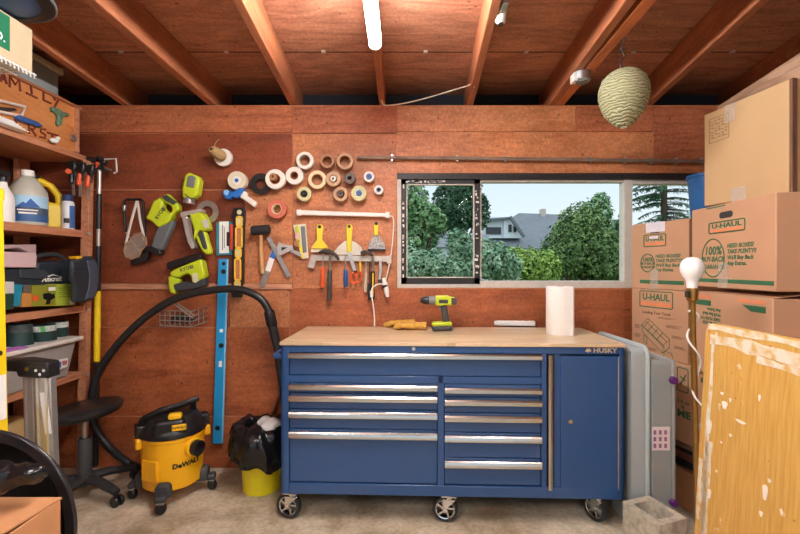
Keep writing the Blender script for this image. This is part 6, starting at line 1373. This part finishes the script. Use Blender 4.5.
b = B(E); b.bx(.0, .022, 0, H, .0, .012); b.bx(.05, .075, 0, H - .03, .0, .008); b.build('edge_frame', wood('dark_box_edge', (92, 58, 40), (132, 92, 66), (6, 6, .5), 4, 3, .6), t)
b = B(); tx(b, E, 'S', .09, .17, H * .62, .04); b.build('black_letters', BLACK, t)
# plank on the top carton
t = thing('timber_plank', 'weathered timber plank lying on the large tan carton under the ceiling', 'plank', (1.64, 1.9, 2.1))
a, c = Vector((1.65, 2.10, 2.101)), Vector((1.665, 1.45, 2.101)); b = B(); b.add([(1.60, 2.12, 2.102), (1.595, 1.40, 2.102), (1.635, 1.40, 2.102), (1.64, 2.12, 2.102), (1.60, 2.12, 2.16), (1.595, 1.40, 2.235), (1.635, 1.40, 2.235), (1.64, 2.12, 2.16)], [(0, 1, 2, 3), (7, 6, 5, 4), (0, 4, 5, 1), (1, 5, 6, 2), (2, 6, 7, 3), (3, 7, 4, 0)]); b.build('plank_body', LUMBER, t, bevel=.003)
# blue bucket behind the tan carton
t = thing('blue_bucket', 'blue bucket with white ring handle between window and tan carton', 'bucket', (1.845, 2.49, A2z1 + .008))
c = Vector((1.845, 2.49, A2z1 + .0085)); b = B(); b.lathe([(0, 0), (.095, 0), (.1, .01), (.118, .25), (.124, .255), (.124, .27), (.11, .27), (.09, .02), (0, .012)], Matrix.Translation(c), 32, cap=False); b.build('bucket_body', plain('bucket_blue', (38, 98, 160), .4, var=.1), t)
b = B(); d = Vector((-.55, -.83, 0)).normalized(); sd = Vector((-d.y, d.x, 0)) * -1
b.tube([c + d * .125 + Vector((.055, -.02, .17)) + (Vector((1, .1, 0)) * .045 * cos(a) + Vector((0, 0, .055 * sin(a)))) for a in [2 * pi * i / 24 for i in range(24)]], .007, 8, closed=True); b.build('ring_handle', WHITE, t)
# dark jackets stuffed between the cartons
t = thing('folded_jackets', 'folded dark and brown jackets stuffed between two cartons', 'clothing', (1.7, 2.4, .22))
for i, (z, m_, dx) in enumerate(((.243, BLACKR, 0), (.288, plain('rust_cloth', (126, 74, 56), .8), -.01), (.325, BLACKR, .0), (.352, plain('taupe_cloth', (150, 118, 100), .8), -.012))):
    b = B(); b.prism(rrect(-.19, -.16, .19, .16, .05), z - .022, z + .02, frame((1.735 + dx, 2.46, 0), (.28, -.96, 0), (.96, .28, 0), (0, 0, 1))); b.build('fold', m_, t, bevel=.014, seg=3)
# clear tubs standing on end beside the chest
TUBC = clear('clear_tub_plastic', (196, 204, 202), .6, .25); TUBD = clear('cloudy_grey_plastic', (158, 164, 160), .78, .3)
t = thing('clear_bin', 'clear plastic bin standing on end against the tool chest', 'bin', (1.235, 2.4, .0))
b = B()
def shell(b, x0, x1, y0, y1, z0, z1, r, th, open_x):
    o = rrect(y0, z0, y1, z1, r, 5); i = rrect(y0 + th, z0 + th, y1 - th, z1 - th, r * .8, 5); n = len(o); xo, xb = (x1, x0) if open_x > 0 else (x0, x1); xi = xb + (th if open_x > 0 else -th)
    vs = [(xb, y, z) for y, z in o] + [(xo, y, z) for y, z in o] + [(xo, y, z) for y, z in i] + [(xi, y, z) for y, z in i]
    fs = [tuple(range(n)), tuple(range(3 * n, 4 * n))] + [(k * n + j, k * n + (j + 1) % n, (k + 1) * n + (j + 1) % n, (k + 1) * n + j) for k in range(3) for j in range(n)]
    b.add(vs, fs)
shell(b, 1.19, 1.262, 2.16, 2.68, .003, .93, .035, .004, 1); b.build('bin_shell', TUBC, t, bevel=.004)
b = B(); o = rrect(2.145, -.0 + .001, 2.695, .945, .055, 5); n = len(o); i_ = rrect(2.166, .02, 2.674, .925, .045, 5)
b.add([(1.262, y, z) for y, z in o] + [(1.278, y, z) for y, z in o] + [(1.278, y, z) for y, z in i_] + [(1.262, y, z) for y, z in i_], [(k * n + j, k * n + (j + 1) % n, ((k + 1) % 4) * n + (j + 1) % n, ((k + 1) % 4) * n + j) for k in range(4) for j in range(n)]); b.build('rim', plain('pale_aqua_rim', (184, 198, 196), .35, var=.03), t, bevel=.004)
t = thing('latch_tub', 'cloudy grey storage tub with purple latches standing on end', 'storage tub', (1.335, 2.35, 0))
b = B(); shell(b, 1.282, 1.376, 2.13, 2.62, .003, .875, .03, .005, 1); b.build('tub_body', TUBD, t, bevel=.004)
b = B(); b.bx(1.376, 1.392, 2.12, 2.63, .001, .88); b.build('lid', TUBD, t, bevel=.005)
PUR = plain('purple_latch', (92, 30, 104), .4)
for py in (380.8, 504): 
    p = W(674.5, py, 2.11); b = B(); b.cyl((p.x + .002, 2.128, p.z), (p.x + .002, 2.105, p.z), .021, .017, 18); b.build('latch', PUR, t, bevel=.003)
p, q = W(652.5, 427, 2.125), W(670, 450.5, 2.125); b = B(); b.bx(p.x, q.x, 2.1265, 2.1285, q.z, p.z); lb_ = b.build('label', plain('pale_pink_label', (222, 206, 206), .6), t)
b = B(); 
for i in range(3):
    for j in range(3): b.bx(p.x + .006 + .027 * i, p.x + .02 + .027 * i, 2.1258, 2.1264, q.z + .012 + .034 * j, q.z + .034 + .034 * j)
b.build('label_print', plain('mauve_print', (142, 106, 128), .6), lb_)
b = B(); b.bx(1.30, 1.40, 2.1, 2.106, W(0, 374, 2.1).z, W(0, 374, 2.1).z + .006); b.bx(1.30, 1.40, 2.1, 2.106, W(0, 379, 2.1).z, W(0, 379, 2.1).z + .006); 

# ================================================================ FLOOR LAMP WITH BARE BULB
YL = 1.75
t = thing('floor_lamp', 'brass floor lamp pole with bare white bulb before the cartons', 'lamp', (W(690, 400, YL).x, YL, 0))
def lq(px, py): return W(px, py, YL)
base, top = Vector((lq(699.5, 420).x - .0, YL, .0)), lq(692.2, 300)
b = B(); b.lathe([(0, 0), (.1, 0), (.1, .012), (.03, .03), (0, .032)], Matrix.Translation(base), 32, cap=False); b.build('base', BRASS, t)
b = B(); b.tube([base + Vector((0, 0, .03)), top], .0115, 12); b.build('pole', BRASS, t)
b = B(); b.tube([lq(692.2, 302), lq(692.2, 300), lq(692, 290), lq(692, 288)], [.012, .021, .023, .022], 18); b.build('socket', BRASS, t)
b = B(); bt = lq(692, 288); b.lathe([(.019, 0), (.021, .02), (.024, .034), (.035, .05), (.0425, .07), (.044, .086), (.0415, .1), (.034, .116), (.018, .127), (.0, .129)], Matrix.Translation(bt), 26); b.build('bulb', plain('opal_bulb', (244, 242, 236), .3, var=.01, coat=.3), t)
b = B(); b.bx(lq(689.4, 0).x - .02, lq(687, 0).x, YL - .02, YL + .0, lq(0, 297).z, lq(0, 291).z); b.build('switch', IRON, t)
pts = [lq(688.6, 312), lq(691, 310), lq(695.6, 312)]
for i in range(46):
    f = i / 45; y = 316 + f * 210; c = lq(692.2 + (y - 300) * .06, y); a = f * 26
    amp = .02 + .008 * sin(a * .7); pts.append(c + Vector((amp * cos(a), amp * .9 * sin(a) - .004, 0)))
b = B(); b.tube(smooth_path(pts, 4), .0042, 7); b.build('cord', WHITE, t)
# ================================================================ PAINTED YELLOW BOARD
BRD, nt, p_ = base_mat('paint_spattered_yellow_board'); L = nt.links.new
tcn = nn(nt, 'ShaderNodeTexCoord'); mp = nn(nt, 'ShaderNodeMapping'); mp.inputs['Scale'].default_value = (22, 22, 1.1); L(tcn.outputs['Object'], mp.inputs[0])
g = nn(nt, 'ShaderNodeTexNoise'); g.inputs['Scale'].default_value = 5; g.inputs['Detail'].default_value = 4; L(mp.outputs[0], g.inputs[0])
r = nn(nt, 'ShaderNodeValToRGB'); L(g.outputs['Fac'], r.inputs[0]); r.color_ramp.elements[0].position = .3; r.color_ramp.elements[0].color = lin(204, 152, 68); r.color_ramp.elements[1].position = .7; r.color_ramp.elements[1].color = lin(222, 178, 94)
s1 = nn(nt, 'ShaderNodeTexNoise'); s1.inputs['Scale'].default_value = 13; s1.inputs['Detail'].default_value = 5; L(tcn.outputs['Object'], s1.inputs[0])
r1 = nn(nt, 'ShaderNodeValToRGB'); L(s1.outputs['Fac'], r1.inputs[0]); r1.color_ramp.elements[0].position = .66; r1.color_ramp.elements[0].color = (0, 0, 0, 1); r1.color_ramp.elements[1].position = .70; r1.color_ramp.elements[1].color = (1, 1, 1, 1)
m1 = nn(nt, 'ShaderNodeMix', data_type='RGBA'); L(r1.outputs[0], m1.inputs['Factor']); L(r.outputs[0], m1.inputs[6]); m1.inputs[7].default_value = lin(238, 228, 206)
s2 = nn(nt, 'ShaderNodeTexNoise'); s2.inputs['Scale'].default_value = 24; s2.inputs['Detail'].default_value = 2; L(tcn.outputs['Object'], s2.inputs[0])
r2 = nn(nt, 'ShaderNodeValToRGB'); L(s2.outputs['Fac'], r2.inputs[0]); r2.color_ramp.elements[0].position = .74; r2.color_ramp.elements[0].color = (0, 0, 0, 1); r2.color_ramp.elements[1].position = .78; r2.color_ramp.elements[1].color = (1, 1, 1, 1)
m2 = nn(nt, 'ShaderNodeMix', data_type='RGBA'); L(r2.outputs[0], m2.inputs['Factor']); L(m1.outputs[2], m2.inputs[6]); m2.inputs[7].default_value = lin(160, 92, 40)
L(m2.outputs[2], p_.inputs['Base Color']); p_.inputs['Roughness'].default_value = .45
SMEAR, nt, p_ = base_mat('white_paint_smear'); L = nt.links.new
tcn = nn(nt, 'ShaderNodeTexCoord'); g = nn(nt, 'ShaderNodeTexNoise'); g.inputs['Scale'].default_value = 26; g.inputs['Detail'].default_value = 6; L(tcn.outputs['Object'], g.inputs[0])
r = nn(nt, 'ShaderNodeValToRGB'); L(g.outputs['Fac'], r.inputs[0]); r.color_ramp.elements[0].position = .34; r.color_ramp.elements[0].color = lin(218, 176, 98); r.color_ramp.elements[1].position = .56; r.color_ramp.elements[1].color = lin(230, 220, 196)
L(r.outputs[0], p_.inputs['Base Color']); p_.inputs['Roughness'].default_value = .5
# board local frame: x toward the viewer, y up, z toward the room
ztop = CZ - (321.5 - 267) * 1.56 / F
far_t, far_b = Vector((305 * 1.56 / F, 1.56, ztop)), Vector((293 * 1.56 / F - .02, 1.56, .004))
up = (far_t - far_b); Hb = up.length; up.normalize(); ex = Vector((-.06, -1, 0)).normalized(); ez = ex.cross(up).normalized()
if ez.x > 0: ez = -ez
BM = frame(far_b, ex, up, ez)
t = thing('yellow_board', 'big paint smeared yellow tabletop board leaning before the cartons', 'board', far_b + ex * .3)
b = B(BM); b.prism(rrect(0, 0, .78, Hb, .045, 6), -.028, 0); b.build('board_panel', BRD, t, bevel=.010, seg=3)
def smear(poly, nm='paint_smear'):
    b = B(BM); b.prism(poly, .0004, .0012); b.build(nm, SMEAR, t)
rs = random.Random(4)
def wob(x0, y0, x1, y1, w_, n=12):
    dx, dy = (x1 - x0), (y1 - y0); L_ = math.hypot(dx, dy); nx, ny = -dy / L_, dx / L_
    a = [(x0 + dx * i / n + nx * w_ * rs.uniform(.3, .7), y0 + dy * i / n + ny * w_ * rs.uniform(.3, .7)) for i in range(n + 1)]
    c = [(x0 + dx * i / n - nx * w_ * rs.uniform(.3, .7), y0 + dy * i / n - ny * w_ * rs.uniform(.3, .7)) for i in range(n + 1)]
    return a + c[::-1]
smear(wob(.035, Hb - .055, .75, Hb - .05, .04)); smear(wob(.02, Hb - .012, .7, Hb - .012, .02)); smear(wob(.052, Hb - .07, .045, .02, .02)); smear(wob(.25, Hb - .085, .78, Hb - .10, .02))
smear(wob(.02, Hb - .5, .022, Hb - .72, .02)); smear(wob(.06, Hb - .42, .05, .05, .03))
SM2 = plain('white_paint_drip', (240, 232, 214), .45, var=.03)
for x, y, rx, ry in ((.125, Hb - .27, .012, .016), (.11, Hb - .235, .008, .006), (.15, Hb - .245, .005, .008), (.31, Hb - .47, .009, .028), (.055, Hb - .37, .012, .03), (.16, Hb - .36, .006, .006), (.3, Hb - .54, .006, .01), (.12, Hb - .4, .005, .004), (.27, Hb - .2, .004, .012), (.075, Hb - .6, .008, .02), (.2, Hb - .3, .02, .006)):
    b = B(BM); b.prism([(x + rx * cos(a) * (1 + .25 * sin(3 * a)), y + ry * sin(a) * (1 + .2 * cos(2 * a))) for a in [2 * pi * i / 16 for i in range(16)]], .0004, .0016); b.build('paint_drip', SM2, t)
# ================================================================ CONCRETE BLOCK
BLK = plain('concrete_block', (186, 180, 160), .9, var=.22, scale=38, bump=.7)
o = Vector((1.165, 1.885, 0)); u = Vector((1.318 - 1.165, 1.936 - 1.885, 0)); v = Vector((1.094 - 1.165, 2.073 - 1.885, 0)); lu, lv = .172, .205; u.normalize(); v = Vector((-u.y, u.x, 0))
t = thing('concrete_block', 'grey concrete half block with square hole on the floor by the board', 'concrete block', o + u * lu / 2 + v * lv / 2)
Mb = frame(o, u, v, (0, 0, 1)); out = rrect(0, 0, lu, lv, .006, 2); inn = rrect(.03, .034, lu - .03, lv - .034, .02, 2); n = len(out)
b = B(Mb); b.add([(x, y, 0) for x, y in out] + [(x, y, .19) for x, y in out] + [(x, y, .19) for x, y in inn] + [(x, y, 0) for x, y in inn], [(k * n + j, k * n + (j + 1) % n, ((k + 1) % 4) * n + (j + 1) % n, ((k + 1) % 4) * n + j) for k in range(4) for j in range(n)])
b.build('block_body', BLK, t)
# ================================================================ HANGING FROM THE RAFTERS
nc = Vector((1.06, 1.99, 2.15))
NEST, nt, p_ = base_mat('papery_nest_layers'); L = nt.links.new
tcn = nn(nt, 'ShaderNodeTexCoord'); wv = nn(nt, 'ShaderNodeTexWave', bands_direction='Z'); wv.inputs['Scale'].default_value = 24; wv.inputs['Distortion'].default_value = 7; wv.inputs['Detail'].default_value = 3; wv.inputs['Detail Scale'].default_value = 1.4; L(tcn.outputs['Object'], wv.inputs[0])
r = nn(nt, 'ShaderNodeValToRGB'); L(wv.outputs['Fac'], r.inputs[0]); r.color_ramp.elements[0].color = lin(112, 110, 78); r.color_ramp.elements[1].color = lin(172, 168, 128); r.color_ramp.elements[1].position = .75
L(r.outputs[0], p_.inputs['Base Color']); p_.inputs['Roughness'].default_value = .8; bu = nn(nt, 'ShaderNodeBump'); bu.inputs['Strength'].default_value = .6; bu.inputs['Distance'].default_value = .006; L(wv.outputs['Fac'], bu.inputs['Height']); L(bu.outputs[0], p_.inputs['Normal'])
t = thing('wasp_nest_decoy', 'pale papery wasp nest decoy hanging from the orange rafter', 'wasp nest', nc)
b = B(); prof = [(.0, .135), (.03, .133), (.065, .118), (.095, .088), (.11, .045), (.111, .01), (.103, -.03), (.085, -.072), (.058, -.108), (.032, -.13), (.022, -.137), (.0, -.137)]
pr2 = []
for (r0, z0), (r1, z1) in zip(prof[:-1], prof[1:]):
    for k in range(3): f = k / 3; pr2.append((r0 + (r1 - r0) * f + (.0016 if len(pr2) % 2 else 0), z0 + (z1 - z0) * f))
pr2.append(prof[-1]); b.lathe(pr2[::-1], Matrix.Translation(nc), 40, cap=False); b.build('nest_body', NEST, t, angle=80)
b = B(); b.cyl(nc + Vector((0, 0, -.134)), nc + Vector((0, 0, -.14)), .016, n=16); b.build('entrance', plain('pale_entrance', (226, 222, 200), .7), t)
b = B(); b.tube(smooth_path([nc + Vector((-.01, 0, .13)), nc + Vector((-.016, 0, .17)), nc + Vector((.004, 0, .2)), nc + Vector((-.012, 0, .235)), nc + Vector((0, 0, .262)), nc + Vector((.006, 0, .289))], 5), .004, 6); b.tube([nc + Vector((-.02, 0, .225)), nc + Vector((.01, 0, .235))], .004, 6); b.build('hanging_hook', IRON, t)
# metal junction cup on the double rafter
t = thing('junction_box', 'round metal junction box on the underside of the doubled rafter', 'junction box', W(582, 75, 2.38))
c = W(581, 75, 2.36); c.z = 2.439; b = B(); b.tube([(1.02, c.y, 2.439), (1.02, c.y, 2.395), (1.02, c.y, 2.39)], [.05, .048, .04], 24); b.build('box_body', STEEL, t, bevel=.002)
b = B(); b.cyl((1.02, c.y, 2.391), (1.02, c.y, 2.384), .03, n=18); b.build('cover', GREYP, t)
b = B(); b.bx(.965, .985, c.y - .03, c.y + .02, 2.385, 2.43); b.build('clip', WHITE, t)
# light fitting stub near the top edge
t = thing('lamp_holder', 'small metal and white lamp holder fixed beside a rafter', 'lamp holder', (.44, 1.83, 2.4))
b = B(); b.bx(.426, .452, 1.74, 1.80, 2.44, 2.50); b.build('bracket', STEEL, t, bevel=.003); b = B(); b.tube([(.44, 1.79, 2.468), (.442, 1.83, 2.452), (.444, 1.86, 2.438)], [.016, .021, .023], 16); b.build('holder_cup', WHITE, t); b = B(); b.cyl((.444, 1.852, 2.425), (.444, 1.85, 2.416), .012, n=12); b.build('screw_hole', IRON, t)
# pale wire draped across the rafters
t = thing('ceiling_cable', 'pale thin cable drooping between two rafters above the pipe', 'cable', W(430, 101, 2.75))
b = B(); b.tube(smooth_path([Vector((-.12, 2.735, 2.436)), W(384, 105, 2.74), W(396, 104.6, 2.74), W(412, 101.6, 2.72), W(430, 97, 2.70), W(452, 90.5, 2.66), W(468, 85.5, 2.6), W(476, 82, 2.56), Vector((.448, 2.54, 2.437))], 6), .004, 7); b.build('cable', plain('pale_cable', (206, 196, 172), .5), t)

# pale clips along the seam of the roof plywood
for x in (-1.64, -1.02, -.45, .15, .74, 1.37, 1.95):
    o = B().bx(x - .012, x + .012, 2.455, 2.475, 2.608, 2.6195).build('plywood_clip', plain('galvanised_clip', (206, 196, 180), .4, .4) if x < -1.6 else bpy.data.materials['galvanised_clip'], bevel=.002)
    tag(o, 'small pale metal clip on the ceiling plywood seam between two rafters', 'clip', 'plywood clips along the ceiling seam')
